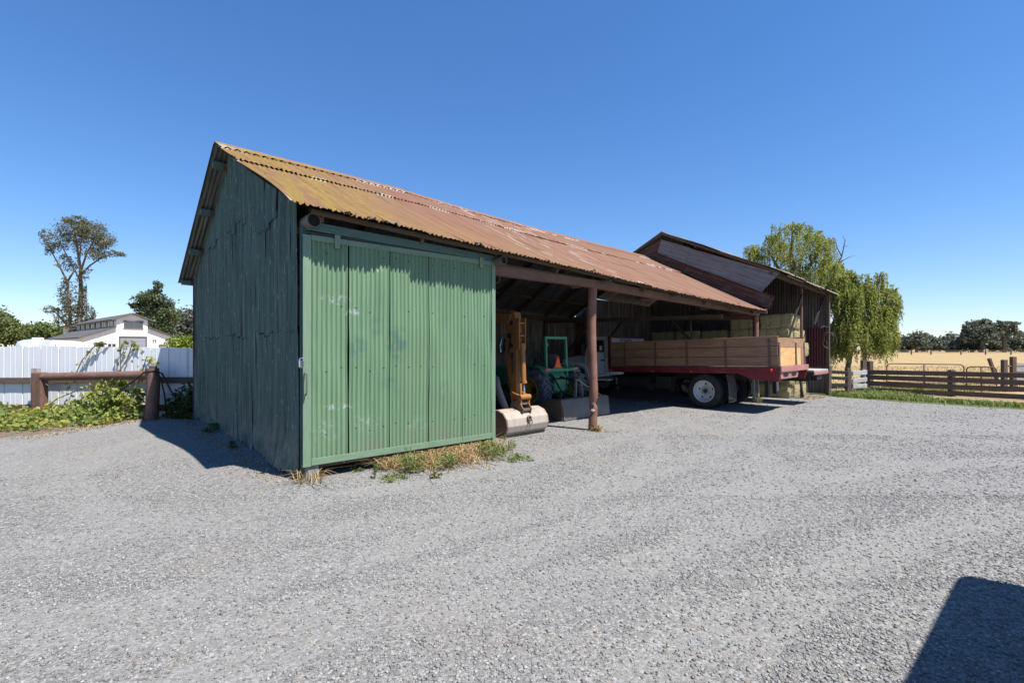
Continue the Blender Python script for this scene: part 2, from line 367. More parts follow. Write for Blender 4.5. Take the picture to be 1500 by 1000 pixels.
def mk_iron(name, stops, blot, stretch=(10,.4,1), amt=.5):
    n=NB(name); u=n.uv(); st=n.noise(n.map(u,stretch),1.7,6,.62); bl=n.noise(u,1.9,6,.65,.3)
    c=n.ramp(st,stops); c=n.mix(n.math('MULTIPLY',n.ss(bl,.48,.68),amt),c,blot); n.bump(st,.3,.006); return n.done(c,.7,.1,.35)
def mk_hay():
    n=NB('hay_straw'); u=n.obj(); a=n.noise(n.map(u,(3,3,14)),5,7,.7,.5); k=n.noise(n.map(u,(40,40,12)),2.5,4,.7)
    q=n.n.new('ShaderNodeObjectInfo').outputs['Random']
    c=n.ramp(a,[(.25,(.26,.19,.085)),(.45,(.48,.39,.20)),(.62,(.62,.53,.31)),(.8,(.72,.64,.42))])
    c=n.mix(n.math('MULTIPLY',q,.4),c,(.47,.41,.24)); c=n.mix(n.math('MULTIPLY',n.ss(k,.55,.7),.5),c,(.22,.16,.06))
    n.bump(n.math('ADD',a,k),1.0,.05); return n.done(c,.95,0,.1)

M={}
M['gravel']=mk_gravel(); M['stones']=mk_stones(); M['field']=mk_field()
M['soil']=mk_soil('bare_soil',(.20,.15,.11),(.30,.24,.18)); M['sand']=mk_soil('sandy_soil',(.42,.30,.17),(.52,.39,.23)); M['verge']=mk_soil('verge_ground',(.10,.15,.045),(.25,.22,.10))
M['roof']=mk_roof(); M['gable']=mk_gable(); M['door']=mk_door(); M['hay']=mk_hay()
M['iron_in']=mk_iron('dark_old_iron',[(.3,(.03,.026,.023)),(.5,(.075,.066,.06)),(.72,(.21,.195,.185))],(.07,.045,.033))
M['iron_eave']=mk_iron('green_smudged_iron',[(.3,(.05,.06,.057)),(.5,(.11,.125,.115)),(.72,(.3,.3,.285))],(.07,.08,.075))
M['iron_grey']=mk_iron('grey_galvanised_iron',[(.3,(.17,.17,.172)),(.5,(.27,.27,.275)),(.72,(.38,.378,.375))],(.20,.135,.11),(9,.35,1),.6)
M['iron_rust']=mk_iron('deep_rust_iron',[(.3,(.07,.035,.026)),(.5,(.14,.068,.048)),(.72,(.24,.15,.12))],(.22,.20,.19),(7,.5,1),.55)
M['iron_shed']=mk_iron('streaked_shed_iron',[(.3,(.07,.045,.035)),(.5,(.145,.115,.1)),(.72,(.26,.235,.21))],(.17,.07,.05))
M['shed_roof']=mk_iron('lichen_grey_roof',[(.3,(.24,.18,.125)),(.5,(.36,.29,.21)),(.72,(.50,.44,.36))],(.25,.14,.09),(6,.5,1),.5)
M['green_wood']=painted('dark_green_board',(.07,.135,.125),.3,.1,(.16,.13,.1),.6,4,(1,12,1))
M['door_frame']=painted('pale_green_strip',(.19,.29,.19),.15,.12,(.17,.24,.18),.5,5,(1,6,1))
M['beam']=painted('red_brown_beam',(.21,.115,.085),.3,.3,(.11,.055,.04),.75,3,(1,9,1),.45,0,(.30,.22,.18))
M['post_rust']=painted('rusted_pipe',(.235,.105,.068),.3,.25,(.12,.055,.04),.65,4,(.7,2,1),.4,0,(.34,.22,.17))
M['pipe_grey']=painted('grey_rusty_pipe',(.155,.13,.115),.3,.35,(.15,.08,.05),.6,4)
M['brown_pipe']=painted('brown_rust_pipe',(.185,.098,.072),.3,.35,(.085,.05,.04),.7,4,(1,3,1),.3,0,(.30,.21,.16))
M['dark']=plain('opening_shade',(.012,.012,.012),.9)  # flat black that paints in the shade inside gaps, holes and openings
M['wood_old']=wood('old_brown_timber',(.115,.085,.068),(.05,.036,.03))
M['wood_dark']=wood('dark_barn_timber',(.085,.06,.045),(.035,.025,.02))
M['wood_fence']=wood('weathered_rail_wood',(.17,.125,.098),(.075,.052,.04))
M['wood_white']=wood('bleached_rail_wood',(.50,.48,.46),(.28,.26,.25))
M['wood_bed']=wood('oiled_bed_plank',(.34,.195,.112),(.16,.09,.055),26,.75,.7)
M['plywood']=wood('orange_plywood',(.62,.36,.15),(.42,.21,.08),9,.7,.3)
M['concrete']=painted('grey_green_footing',(.22,.25,.23),.3,.2,(.3,.27,.22),.85,6)
M['white_steel']=painted('white_fence_steel',(.72,.74,.77),.05,.03,(.45,.40,.35),.45,2.5,(3,.6,1),.12,0,(.55,.53,.50))
M['white_paint']=painted('white_truck_paint',(.80,.81,.82),.1,.05,(.2,.12,.08),.35,3,(1,1,1),.2)
M['red_paint']=painted('red_bed_paint',(.24,.02,.032),.25,.2,(.13,.035,.03),.45,4,(1,2,1),.25,0,(.33,.20,.17))
M['pink_red']=painted('pale_red_paint',(.42,.17,.145),.2,.2,(.25,.07,.06),.6,5,(1,2,1),.3,0,(.5,.4,.35))  # paler, pinker red for the rear sills and bumper
M['maroon']=painted('dark_maroon_paint',(.10,.018,.02),.25,.1,(.05,.02,.02),.5,4)
M['rubber']=painted('black_rubber',(.028,.028,.030),.25,0,(0,0,0),.8,5,(1,1,1),.35,0,(.09,.085,.08))
M['rubber_dusty']=painted('dusty_tractor_rubber',(.08,.082,.086),.3,0,(0,0,0),.85,5,(1,1,1),.7,0,(.24,.24,.25))
M['rim_white']=painted('white_wheel_rim',(.66,.67,.68),.12,.15,(.28,.2,.15),.4,7)
M['rim_yellow']=painted('yellow_wheel_rim',(.42,.27,.03),.2,.2,(.13,.06,.03),.5,5)
M['hub']=painted('greasy_hub',(.04,.04,.042),.3,.2,(.1,.05,.03),.5,9)
M['steel_dark']=painted('dark_chassis_steel',(.035,.033,.032),.3,.2,(.09,.045,.03),.6,4)
M['steel_brown']=painted('brown_blade_steel',(.19,.125,.085),.3,.35,(.10,.05,.03),.6,3,(1,4,1),.3,0,(.25,.20,.16))
M['blade']=painted('scoured_blade_steel',(.15,.135,.125),.3,.3,(.12,.07,.045),.45,3,(1,5,1),.3)
M['chrome']=plain('chrome_rod',(.75,.77,.80),.15,1)
M['hoe_yellow']=painted('ochre_machine_paint',(.31,.125,.028),.2,.28,(.14,.06,.03),.5,4,(1,1.5,1),.3,0,(.30,.2,.12))
M['bucket']=painted('bare_bucket_steel',(.42,.36,.30),.2,.25,(.24,.15,.10),.55,3,(1,3,1),.4,0,(.5,.44,.37))
M['tractor_green']=painted('tractor_green_paint',(.06,.30,.15),.2,.12,(.1,.09,.05),.45,4,(1,1,1),.2)
M['rops_green']=painted('bright_frame_green',(.075,.30,.17),.15,.1,(.1,.09,.05),.45,4)
M['smv']=plain('orange_reflector',(.95,.16,.02),.5); M['smv_edge']=plain('red_reflector_edge',(.60,.05,.02),.5)
M['lamp_pink']=plain('faded_red_lens',(.62,.13,.17),.3); M['lamp_red']=plain('red_lens',(.6,.01,.015),.25)
M['lamp_white']=plain('white_reflector',(.8,.8,.8),.3); M['lamp_orange']=plain('amber_lens',(.85,.25,.03),.3)
M['glass']=plain('dark_glass',(.02,.028,.035),.08,0,.8); M['glass_house']=plain('house_window_glass',(.07,.085,.10),.1,0,.8)
M['sign_grey']=plain('grey_sign_board',(.42,.40,.43),.6); M['sign_ink']=plain('black_lettering',(.02,.02,.025),.6)
M['house_wall']=painted('house_white_wall',(.78,.78,.78),.04,0,(0,0,0),.7,1.2); M['shingle']=painted('charcoal_shingle',(.115,.115,.12),.3,0,(0,0,0),.9,1.5,(1,3,1))
M['garage']=painted('grey_garage_door',(.30,.32,.36),.06,0,(0,0,0),.6,2); M['trim']=plain('grey_brown_trim',(.17,.13,.12),.7); M['trim_w']=plain('white_trim',(.75,.75,.75),.6)
M['silver']=plain('polished_aluminium',(.66,.68,.70),.3,.45); M['white_gloss']=plain('white_trailer_skin',(.78,.79,.80),.4)
M['tree_bark']=wood('grey_tree_bark',(.17,.14,.12),(.08,.065,.055),6); M['euc_bark']=wood('pale_eucalyptus_bark',(.24,.18,.145),(.10,.075,.06),5)
M['cane']=plain('bramble_cane',(.13,.09,.055),.8); M['hose']=plain('black_hose',(.018,.018,.02),.5)
M['willow']=leafmat('willow_leaf',[(0,(.19,.25,.055)),(.45,(.35,.40,.11)),(.8,(.48,.48,.17)),(1,(.56,.54,.26))],.55)
M['euc']=leafmat('eucalyptus_leaf',[(0,(.10,.115,.07)),(.5,(.18,.185,.105)),(.85,(.26,.23,.12)),(1,(.33,.26,.13))],.38)
M['oak']=leafmat('dark_oak_leaf',[(0,(.07,.095,.05)),(.5,(.135,.17,.075)),(1,(.215,.25,.12))],.35)
M['bush']=leafmat('bright_bush_leaf',[(0,(.105,.145,.045)),(.5,(.19,.235,.075)),(1,(.30,.33,.13))],.4)
M['hedge']=leafmat('lime_hedge_leaf',[(0,(.13,.20,.02)),(.5,(.21,.29,.035)),(1,(.30,.36,.06))],.3)
M['far']=leafmat('far_leaf_hazed',[(0,(.10,.12,.105)),(.5,(.175,.195,.16)),(1,(.26,.275,.21))],.3)  # leaf colours greyed and paled, painting in the distance haze
M['bramble']=leafmat('bramble_leaf',[(0,(.12,.19,.05)),(.34,(.23,.31,.085)),(.56,(.38,.43,.12)),(.72,(.52,.50,.10)),(.9,(.55,.38,.11)),(1,(.30,.13,.07))],.45)
M['bramble_shaded']=leafmat('bramble_leaf_shaded',[(0,(.035,.08,.02)),(.6,(.07,.13,.03)),(1,(.13,.19,.05))],.3)  # leaf colours darkened to paint in the barn's shade
M['weed']=leafmat('green_weed_leaf',[(0,(.10,.17,.04)),(.6,(.19,.27,.07)),(1,(.32,.36,.13))],.3)
M['straw']=leafmat('dry_straw_blade',[(0,(.30,.19,.08)),(.5,(.46,.32,.15)),(1,(.60,.47,.27))],.2)
M['grass']=leafmat('verge_grass_blade',[(0,(.10,.16,.03)),(.6,(.20,.27,.06)),(.85,(.30,.33,.10)),(1,(.48,.40,.2))],.3)

# ================================================================== GREEN BARN
C0=Vector((-2.68,6.33,0)); UX=Vector((.760,.650,0)); VX=Vector((-.677,.735,0))
def W(u,v,z=0): return C0+UX*u+VX*v+Vector((0,0,z))
def onplane(px,py,u):                      # the point of the plane u = const seen at px,py
    k=(px-750)/F; a=C0+UX*u; v=(k*a.y-a.x)/(VX.x-k*VX.y); d=a.y+v*VX.y
    return W(u,v,CH+(HZ-py)/F*d)
EV=-.46; ZF=[(-.4,3.465),(2.9,3.29),(5.3,3.185),(8.3,3.005),(13.5,2.82)]; ZR=[(-.4,5.43),(3.2,5.385),(6.3,5.2),(13.5,5.03)]; ZB=[(-.4,3.28),(13.5,2.85)]
RV=3.72; VB=7.52
def zroof(u,v):
    if v<=RV: return lerp(interp(u,ZF),interp(u,ZR),(v-EV)/(RV-EV))
    return lerp(interp(u,ZR),interp(u,ZB),(v-RV)/(VB-RV))
def RP(u,v,dz=0): return W(u,v,zroof(u,v)+dz)
barn=thing('barn','long corrugated iron barn with green sliding door, rust red roof and open bays','barn',C0)
O=C0
U1=13.32
def wavy(k): 
    a,b,c=R(0,6),R(.3,.8),R(0,6)
    return a,b,c
mb=MB(); u=-.36; ph=1
while u<U1-.05:
    u2=min(u+.62,U1); e=EV+R(-.03,.03)
    if R(0,1)<.1: e-=.05
    dz=R(-.003,.003)
    def fn(a,b,u=u,ph=ph):
        s=Vector((0,0,.006*math.sin(u*.9+a*.56+b*5)-.02*math.sin(math.pi*b)+(R(0,.005) if a==0 and u>0 and int(u*7)%4==0 else 0)))
        if u<0: s+=UX*(.10*math.sin(math.pi*min(1,b*1.0))*(1-a))
        if b==0: s+=Vector((0,0,R(-.012,.012)))+VX*R(-.02,.012)
        return s
    mb.corr(RP(u,e),RP(u2,e),RP(u2,2.36),RP(u,2.36),.076,.0115,8,fn,(u,e+.35),(1,1),None,(u2-u,2.36-e))
    u=u2
u=-.33
while u<U1-.05:
    u2=min(u+.62,U1); e=2.25+R(-.025,.025); dz=.022+R(-.006,.008)
    dz=.022; mb.corr(RP(u,e,dz),RP(u2,e,dz),RP(u2,3.70,dz),RP(u,3.70,dz),.076,.0115,4,
        lambda a,b: Vector((0,0,-.015*math.sin(math.pi*b)+(R(-.008,.014) if b==0 else 0))),(u,e+.35),(1,1),None,(u2-u,3.70-e))
    u=u2
mb.build('front_roof',M['roof'],barn,True,org=O)
mb=MB(); u=-.33                                                       # ridge capping in lengths
while u<U1-.05:
    u2=min(u+1.9,U1); j=R(-.01,.015)
    q=[RP(u,3.42,.045+j),RP(u2,3.42,.04+j),RP(u2,RV,.055+j),RP(u,RV,.055+j)]
    mb.face(q,[(u,3.76),(u2,3.80),(u2,4.1),(u,4.1)])
    q2=[RP(u,RV,.055+j),RP(u2,RV,.055+j),RP(u2,4.0,.045),RP(u,4.0,.045)]
    mb.face(q2,[(u,4.1),(u2,4.1),(u2,4.4),(u,4.4)])
    for t in np.arange(u,u2-.05,.152):                                # scalloped lip over the waves
        mb.face([RP(t,3.42,.045+j),RP(t+.076,3.42,.015),RP(t+.152,3.42,.045+j)],[(t,3.76)]*3)
    u=u2-.0
mb.build('ridge_cap',M['roof'],barn,False,org=O)
mb=MB(); u=-.33
while u<U1-.05:
    u2=min(u+.66,U1); dz=R(-.01,.01)
    mb.corr(RP(u-.02,VB+R(-.03,.03),dz),RP(u2+.02,VB,dz),RP(u2+.02,RV,dz),RP(u-.02,RV,dz),.076,.0085,5,None,(u,0))
    u=u2
mb.build('back_roof',M['iron_eave'],barn,True,org=O)
# dark inner lining of the front slope: old bare iron seen from inside
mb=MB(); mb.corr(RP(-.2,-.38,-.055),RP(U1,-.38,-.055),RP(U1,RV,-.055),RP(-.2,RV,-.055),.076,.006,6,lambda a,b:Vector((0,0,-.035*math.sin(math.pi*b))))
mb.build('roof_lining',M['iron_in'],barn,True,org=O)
# gable wall in narrow overlapping sheets
VL=7.2
def GW(v,z,du=0): return W(-.12+.10*min(1,max(0,v)/3)+du,v,z)
def gaps():
    return [(R(.05,.9),R(.08,.3),R(.02,.075)) for _ in range(random.choice((0,1,1,2)))]
def gapfn(gl,a,b):
    return VX*(-sum(h*math.exp(-((b-c)/w)**2) for c,w,h in gl)*max(0,(a-.6)/.4)) if a>.6 else Vector()
mb=MB(); v=0.0; k=0
while v<VL-.02:
    wv=R(.26,.40); v2=min(v+wv,VL)
    if v<RV<v2: v2=RV
    if v2-v<.1: v2=min(v+wv,VL)
    o=-R(0,.016); sh=R(-.022,.016); g=random.choice((.012,.012,.006,.006,-.012,-.026,-.045)); zt=R(1.93,2.06); z0=R(-.02,.05)
    gl=gaps(); gl2=gaps()
    def fn(a,b,o=o,sh=sh,k=k,v=v,gl=gl):
        s=gapfn(gl,a,b)+UX*(o+.008*math.sin(b*4+k))+VX*(sh*(1-b))
        if v<1.3:                                                     # the near bottom corner has sprung outwards
            t=max(0,1-b*2.6); s+=UX*(-.09*t*t*math.sin(math.pi*min(1,(v+.33*a)/1.5)))
        if b==0: s+=Vector((0,0,R(-.02,.05)))
        return s
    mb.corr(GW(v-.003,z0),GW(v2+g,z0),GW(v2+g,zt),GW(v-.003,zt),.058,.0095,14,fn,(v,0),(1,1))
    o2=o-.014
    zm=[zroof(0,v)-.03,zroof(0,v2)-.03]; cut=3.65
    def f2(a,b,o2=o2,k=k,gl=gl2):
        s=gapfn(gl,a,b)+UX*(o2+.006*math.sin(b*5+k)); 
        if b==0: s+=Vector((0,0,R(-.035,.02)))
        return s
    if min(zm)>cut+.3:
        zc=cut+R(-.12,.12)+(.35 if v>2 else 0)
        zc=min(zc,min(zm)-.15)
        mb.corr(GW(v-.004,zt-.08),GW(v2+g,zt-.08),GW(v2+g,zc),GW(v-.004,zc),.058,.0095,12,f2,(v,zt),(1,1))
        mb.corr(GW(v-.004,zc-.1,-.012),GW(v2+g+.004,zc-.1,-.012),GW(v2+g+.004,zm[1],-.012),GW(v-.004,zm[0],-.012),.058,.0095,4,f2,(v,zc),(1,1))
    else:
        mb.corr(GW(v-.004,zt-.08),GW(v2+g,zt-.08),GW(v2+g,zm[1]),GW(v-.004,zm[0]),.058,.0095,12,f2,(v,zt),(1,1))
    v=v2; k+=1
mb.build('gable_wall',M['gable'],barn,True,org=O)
mb=MB(); 
for v in np.arange(.05,7.2,.9): mb.beam(W(.07,v,0),W(.07,v,zroof(0,v)-.12),.09,.05,UX)
for z in (.35,1.95,3.0): mb.beam(W(.09,.02,z),W(.09,7.2,z),.05,.14)
mb.build('gable_frame',M['wood_dark'],barn,org=O)
# back wall
mb=MB(); u=-.1
while u<U1+.1:
    u2=min(u+.72,13.45); t=[zroof(min(q,13.4),7.13)-R(.05,.075) for q in (u,u2)]
    mb.corr(W(u-.01,7.15,0),W(u2+.01,7.15,0),W(u2+.01,7.15,t[1]),W(u-.01,7.15,t[0]),.076,.008,2,None,(u,0)); u=u2
    if u>13.4: break
mb.corr(W(13.44,7.16,0),W(13.42,6.6,0),W(13.42,6.6,3.6),W(13.44,7.16,3.2),.076,.008,1)
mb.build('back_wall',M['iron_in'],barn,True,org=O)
# roof timbers
fr=[.12,1.6,3.03,4.5,5.95,7.3,8.6,10.1,11.6,13.0]
for u in fr:
    mb=MB(); mb.beam(RP(u,-.2,-.16),RP(u,RV,-.16),.05,.15); mb.beam(RP(u,VB-.2,-.15),RP(u,RV+.02,-.15),.05,.15)
    mb.build('rafter',M['wood_dark'],barn,org=O)
for v in (.35,1.35,2.4,3.4): MB().beam(RP(-.1,v,-.10),RP(13.25,v,-.10),.10,.06).build('purlin',M['wood_dark'],barn,org=O)
for v in (4.05,5.2,6.35,7.38): pu=MB().beam(RP(-.12,v,-.08),RP(13.25,v,-.08),.17,.10).build('purlin',M['wood_dark'],barn,org=O); MB().beam(RP(-.30,v,-.08),RP(-.125,v,-.08),.172,.102).build('painted_end',M['green_wood'],pu,org=O)
bpts=[(3.05,3.04),(5.73,3.035),(9.5,2.92),(13.66,2.80)]
for a,b in zip(bpts,bpts[1:]): MB().beam(W(a[0],-.01,a[1]),W(b[0],-.01,b[1]),.16,.155).build('eave_beam',M['beam'],barn,bevel=.006,org=O)
mb=MB(); mb.beam(W(3.05,-.06,3.145),W(13.66,-.06,2.905),.05,.05); mb.build('eave_batten',M['wood_dark'],barn,org=O)
MB().beam(RP(-.05,-.30,-.10),RP(13.25,-.30,-.10),.06,.06).build('eave_batten',M['wood_dark'],barn,org=O)
MB().beam(W(-.05,0,3.24),W(3.05,0,3.14),.1,.2).build('eave_beam',M['wood_dark'],barn,org=O)
MB().beam(W(.3,7.05,3.15),W(13.4,7.05,2.82),.12,.14).build('wall_plate',M['wood_dark'],barn,org=O)
# pipe tie beams poking out under the eave
for (u,z,r) in ((0.0,3.33,.092),(3.03,3.165,.072),(5.95,3.085,.06),(8.6,2.975,.07),(11.6,2.91,.07),(13.5,2.84,.065)):
    ax=VX.normalized(); p=W(u,-.24 if u<1 else -.36,z); Lp=1.1
    mb=MB(); mb.lathe(p,ax,[(r*.86,.9),(r*.86,0),(r,0),(r,Lp)],22); tp=mb.build('tie_pipe',M['pipe_grey'],barn,'auto',org=O); mb=MB(); mb.lathe(p,ax,[(0.001,.025),(r*.865,.025)],22); mb.build('pipe_shade_disc',M['dark'],tp,org=O)  # black disc added in the mouth as painted shade inside the pipe
for u in (11.6,): MB().beam(W(u,.1,2.62),W(u,7.3,2.75),.09,.12).build('tie_beam',M['wood_old'],barn,org=O)
for (u,v) in ((8.6,6.2),(11.6,6.0),(13.4,1.5),(13.4,6.0)):
    MB().beam(W(u,v,1.5),W(u,v-1.2 if v>3 else v+1.4,2.75),.08,.08).build('brace',M['wood_old'],barn,org=O)
MB().beam(W(13.6,3.4,2.78),W(13.6,-.05,2.66),.10,.13).build('tie_beam',M['beam'],barn,org=O)
for u in (3.03,5.95,8.6,11.6): MB().beam(W(u,7.05,0),W(u,7.05,2.9),.12,.12).build('wall_post',M['wood_dark'],barn,org=O)
# dented pipe post and the far post
p=W(5.73,0,0); zs=[-.05,.1,.2,.27,.33,.38,.42,.47,.52,.56,.62,.68,.9,1.05,1.12,1.2,1.6,2.2,2.97]
mb=MB(); pts=[];rs=[]
for z in zs:
    dx=.02*math.sin(z*2.2); r=.092
    if .25<z<.66: dx+=.02*math.sin((z-.25)*15); r=.092-.026*abs(math.sin((z-.25)*15))
    if 1.0<z<1.15: r-=.006
    pts.append(p+Vector((dx,-dx*.4,z))); rs.append(r)
post=mb.tube(pts,rs,20).build('post',M['post_rust'],barn,'auto',org=O); post['label']='rusty dented pipe post in the middle of the open front'
mb=MB(); c=p+Vector((-.01,-.087,.515)); mb.lathe(c,(0,-1,.12),[(.001,.012),(.026,.012),(.032,.0)],14); c=p+Vector((.005,-.086,1.09)); mb.lathe(c,(0,-1,0),[(.001,.01),(.014,.01)],10)
mb.pieces('hole',M['dark'],post,org=O)
mb=MB(); mb.lathe(p+Vector((.0,-.078,.44)),(0,-1,.5),[(.001,.012),(.03,.010),(.05,.0)],12); mb.build('scar',M['bucket'],post,True,org=O)
MB().tube([W(13.58,0,-.05),W(13.58,0,2.76)],.085,16).build('post',M['post_rust'],barn,'auto',org=O)
# footings, corner, sill
MB().box(W(.03,-.03,.10),(.17,.17,.24),.7).build('footing',M['concrete'],barn,bevel=.02,org=O)
MB().box(W(2.93,.02,.06),(.16,.2,.26),.7).build('footing',M['wood_old'],barn,bevel=.01,org=O)
MB().beam(W(.1,-.03,.155),W(2.95,-.03,.165),.05,.05).build('sill_board',M['wood_old'],barn,org=O)
MB().beam(W(-.06,-.02,.1),W(-.06,-.02,3.28),.07,.07,UX).build('corner_post',M['green_wood'],barn,org=O)
MB().beam(W(-.05,-.13,3.275),W(3.12,-.13,3.205),.04,.115).build('door_header',M['green_wood'],barn,bevel=.005,org=O)
MB().beam(W(-.05,-.135,3.185),W(3.12,-.135,3.175),.03,.03).build('door_track',M['steel_dark'],barn,org=O)
# sliding door
sm=[-.1,.495,1.097,1.737,2.353,3.02]; mb=MB(); DZ0,DZ1=.20,3.155
for i in range(5):
    a,b=sm[i],sm[i+1]; o=-.12-(.010 if i%2 else 0)-.004*i*.5; g=(.016 if i<2 else .006)
    mb.corr(W(a+.002,o,DZ0+.02),W(b-g,o,DZ0+.02),W(b-g,o,DZ1),W(a+.002,o,DZ1),.0665,.0155,14,
        lambda s,t,i=i,a=a,b=b: VX*(.006*math.sin(t*4+i)+.016*mnoise.noise(Vector((lerp(a,b,s)*2.6,t*5,i*.7)))+.03*max(0,mnoise.noise(Vector((lerp(a,b,s)*3.5,t*7,9)))-.45)),(a+.1,0))
door=mb.build('door',M['door'],barn,True,org=O); door['label']='pale green corrugated sliding door'
mb=MB(); mb.corr(W(-.09,-.085,DZ0+.05),W(3.0,-.085,DZ0+.05),W(3.0,-.085,DZ1-.02),W(-.09,-.085,DZ1-.02),.3,.001,1)
mb.build('seam_shade_sheet',M['dark'],door,org=O)  # black sheet added behind the seams, painting their shade
mb=MB(); sv=-.142
mb.beam(W(-.055,sv,DZ0-.02),W(-.055,sv,DZ1),.105,.012,VX); mb.beam(W(2.985,sv-.004,DZ0-.06),W(2.985,sv-.004,DZ1),.075,.016,VX)
mb.pieces('door_edge_strip',M['door_frame'],door,bevel=.003,org=O)
mb=MB(); mb.beam(W(.0,sv,DZ1-.03),W(2.945,sv,DZ1-.03),.012,.075); mb.build('door_top_rail',M['door_frame'],door,bevel=.003,org=O)
mb=MB(); mb.beam(W(.0,sv,DZ0+.035),W(2.945,sv,DZ0+.035),.012,.09); mb.beam(W(-.105,sv+.03,DZ0-.005),W(2.945,sv+.03,DZ0-.005),.05,.02); mb.build('door_bottom_rail',M['door_frame'],door,bevel=.003,org=O)
for uu in (.33,2.72):
    mb=MB(); mb.beam(W(uu,sv-.02,DZ1-.13),W(uu,sv-.02,DZ1+.05),.075,.02,VX); mb.build('door_hanger',M['door_frame'],door,bevel=.004,org=O)
mb=MB(); h=[W(-.085,-.165,1.10),W(-.085,-.215,1.13),W(-.085,-.215,1.38),W(-.085,-.165,1.41)]; mb.tube(h,.011,8); mb.build('door_handle',M['pipe_grey'],door,'auto',org=O)
mb=MB(); mb.box(W(-.13,-.16,1.50),(.05,.05,.09),.7); mb.tube([W(-.13,-.17,1.54)+Vector((.03*math.cos(t),0,.04*math.sin(t))) for t in np.linspace(0,3.14,8)],.007,6); mb.build('padlock',M['chrome'],door,bevel=.008,org=O)
# rope loop hanging by the door top
mb=MB(); c=W(3.08,-.12,2.95); mb.tube([c+Vector((.05*math.cos(t),0,.09*math.sin(t)-.05)) for t in np.linspace(0,6.2,18)],.006,6,False)
tag(mb.build('wire_loop',M['pipe_grey'],None,True,org=c,loc=c),'thin grey wire loop hanging beside the upper right corner of the green door','wire')
# torn tin scraps along the eave
mb=MB()
for (u,l) in ((.25,.22),(.62,.12),(.8,.25),(2.35,.16),(5.1,.2),(7.6,.18)):
    pp=[RP(u+l*i/5,EV-.01+R(-.05,.02),.012+R(0,.05)) for i in range(6)]
    mb.mark(); mb.face(pp+[RP(u+l,EV+.06,.012),RP(u,EV+.06,.012)])
mb.pieces('torn_eave_tin',M['iron_in'],barn,org=O)

# ================================================================== HAY SHED
HS=W(15.8,-.5,0)
shed=thing('hay_shed','taller open hay shed with grey and rust red tin gable','shed',HS)
ZH=[(13.3,3.97),(16,3.84),(18.6,3.67)]; ZHR=[(13.3,5.84),(18.6,5.74)]; HV=3.1
def SP(u,v,dz=0):
    t=(v+.85)/(HV+.85) if v<=HV else 1-(v-HV)/(7.05-HV)
    return W(u,v,lerp(interp(u,ZH),interp(u,ZHR),t)+dz)
mb=MB(); u=13.25
while u<18.55:
    u2=min(u+.66,18.62); e=-.85+R(-.06,.05); dz=R(-.02,.025); ph=R(0,6)
    mb.corr(SP(u-.02,e,dz),SP(u2+.03,e,dz),SP(u2+.03,HV,dz),SP(u-.02,HV,dz),.076,.012,10,lambda a,b,ph=ph:Vector((0,0,.014*math.sin(ph+b*11)+(R(-.015,.015) if b==0 else 0))),(u,0)); u=u2
mb.build('front_roof',M['shed_roof'],shed,True,org=HS)
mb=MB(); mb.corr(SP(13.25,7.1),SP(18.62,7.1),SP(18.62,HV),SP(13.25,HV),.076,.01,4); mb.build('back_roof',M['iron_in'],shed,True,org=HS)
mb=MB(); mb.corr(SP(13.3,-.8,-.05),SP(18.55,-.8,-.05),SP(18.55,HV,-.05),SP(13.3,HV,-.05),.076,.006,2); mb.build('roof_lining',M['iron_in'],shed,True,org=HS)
GP=13.36
g0=[(969,351),(1011,363),(1003,385.5),(963,370)]; q=[onplane(x,y,GP-.06) for x,y in g0]
mb=MB(); mb.corr(q[0],q[3],q[2],q[1],.085,.018,3); mb.build('gable_sheet',M['iron_grey'],shed,True,org=HS)
g1=[(1010,363.5),(1141,401),(1117,427.5),(1000,384.5)]; q=[onplane(x,y,GP-.045) for x,y in g1]
mb=MB(); mb.corr(q[0],q[3],q[2],q[1],.085,.018,4,lambda a,b:UX*(-.05*b*b*a)); mb.build('gable_sheet',M['iron_grey'],shed,True,org=HS)
q=[onplane(x,y,GP) for x,y in ((958,368),(1135,434),(1127,452.5),(950,388))]
mb=MB(); mb.corr(q[0],q[3],q[2],q[1],.085,.018,4); mb.build('lower_gable_sheet',M['iron_rust'],shed,True,org=HS)
q=[onplane(x,y,GP+.03) for x,y in ((969,349),(921,377),(921,402),(969,386))]
mb=MB(); mb.corr(q[0],q[3],q[2],q[1],.085,.011,3); mb.build('left_gable_sheet',M['iron_rust'],shed,True,org=HS)
q=[onplane(x,y,GP+.02) for x,y in ((964,372),(990,381),(988,398),(955,392))]
mb=MB(); mb.corr(q[0],q[1],q[2],q[3],.085,.011,3); mb.build('gable_patch',M['iron_shed'],shed,True,org=HS)
mb=MB(); mb.beam(SP(13.30,-.8,-.05),SP(13.30,HV,-.05),.05,.07); mb.beam(SP(13.30,7.0,-.05),SP(13.30,HV,-.05),.05,.09); mb.build('rake_board',M['wood_old'],shed,org=HS)
mb=MB(); mb.beam(SP(18.57,-.8,-.06),SP(18.57,HV,-.06),.05,.10); mb.build('rake_board',M['wood_old'],shed,org=HS)
mb=MB(); mb.beam(SP(13.3,-.55,-.13),SP(18.5,-.55,-.13),.10,.14); mb.build('eave_beam',M['wood_old'],shed,org=HS)
for v in (.6,1.9): MB().beam(SP(13.4,v,-.1),SP(18.5,v,-.1),.08,.1).build('purlin',M['wood_dark'],shed,org=HS)
for u in (14.8,16.1,17.2,18.1):
    MB().beam(SP(u,-.6,-.19),SP(u,HV,-.19),.06,.14).build('rafter',M['wood_dark'],shed,org=HS)
mb=MB(); mb.corr(W(18.2,-.62,0),W(18.2,6.8,0),SP(18.2,6.8,-.08),SP(18.2,-.62,-.08),.09,.011,2,lambda a,b:Vector((0,0,(HV+.62)/7.42*2.0*0)))
mb=MB(); v=-.62
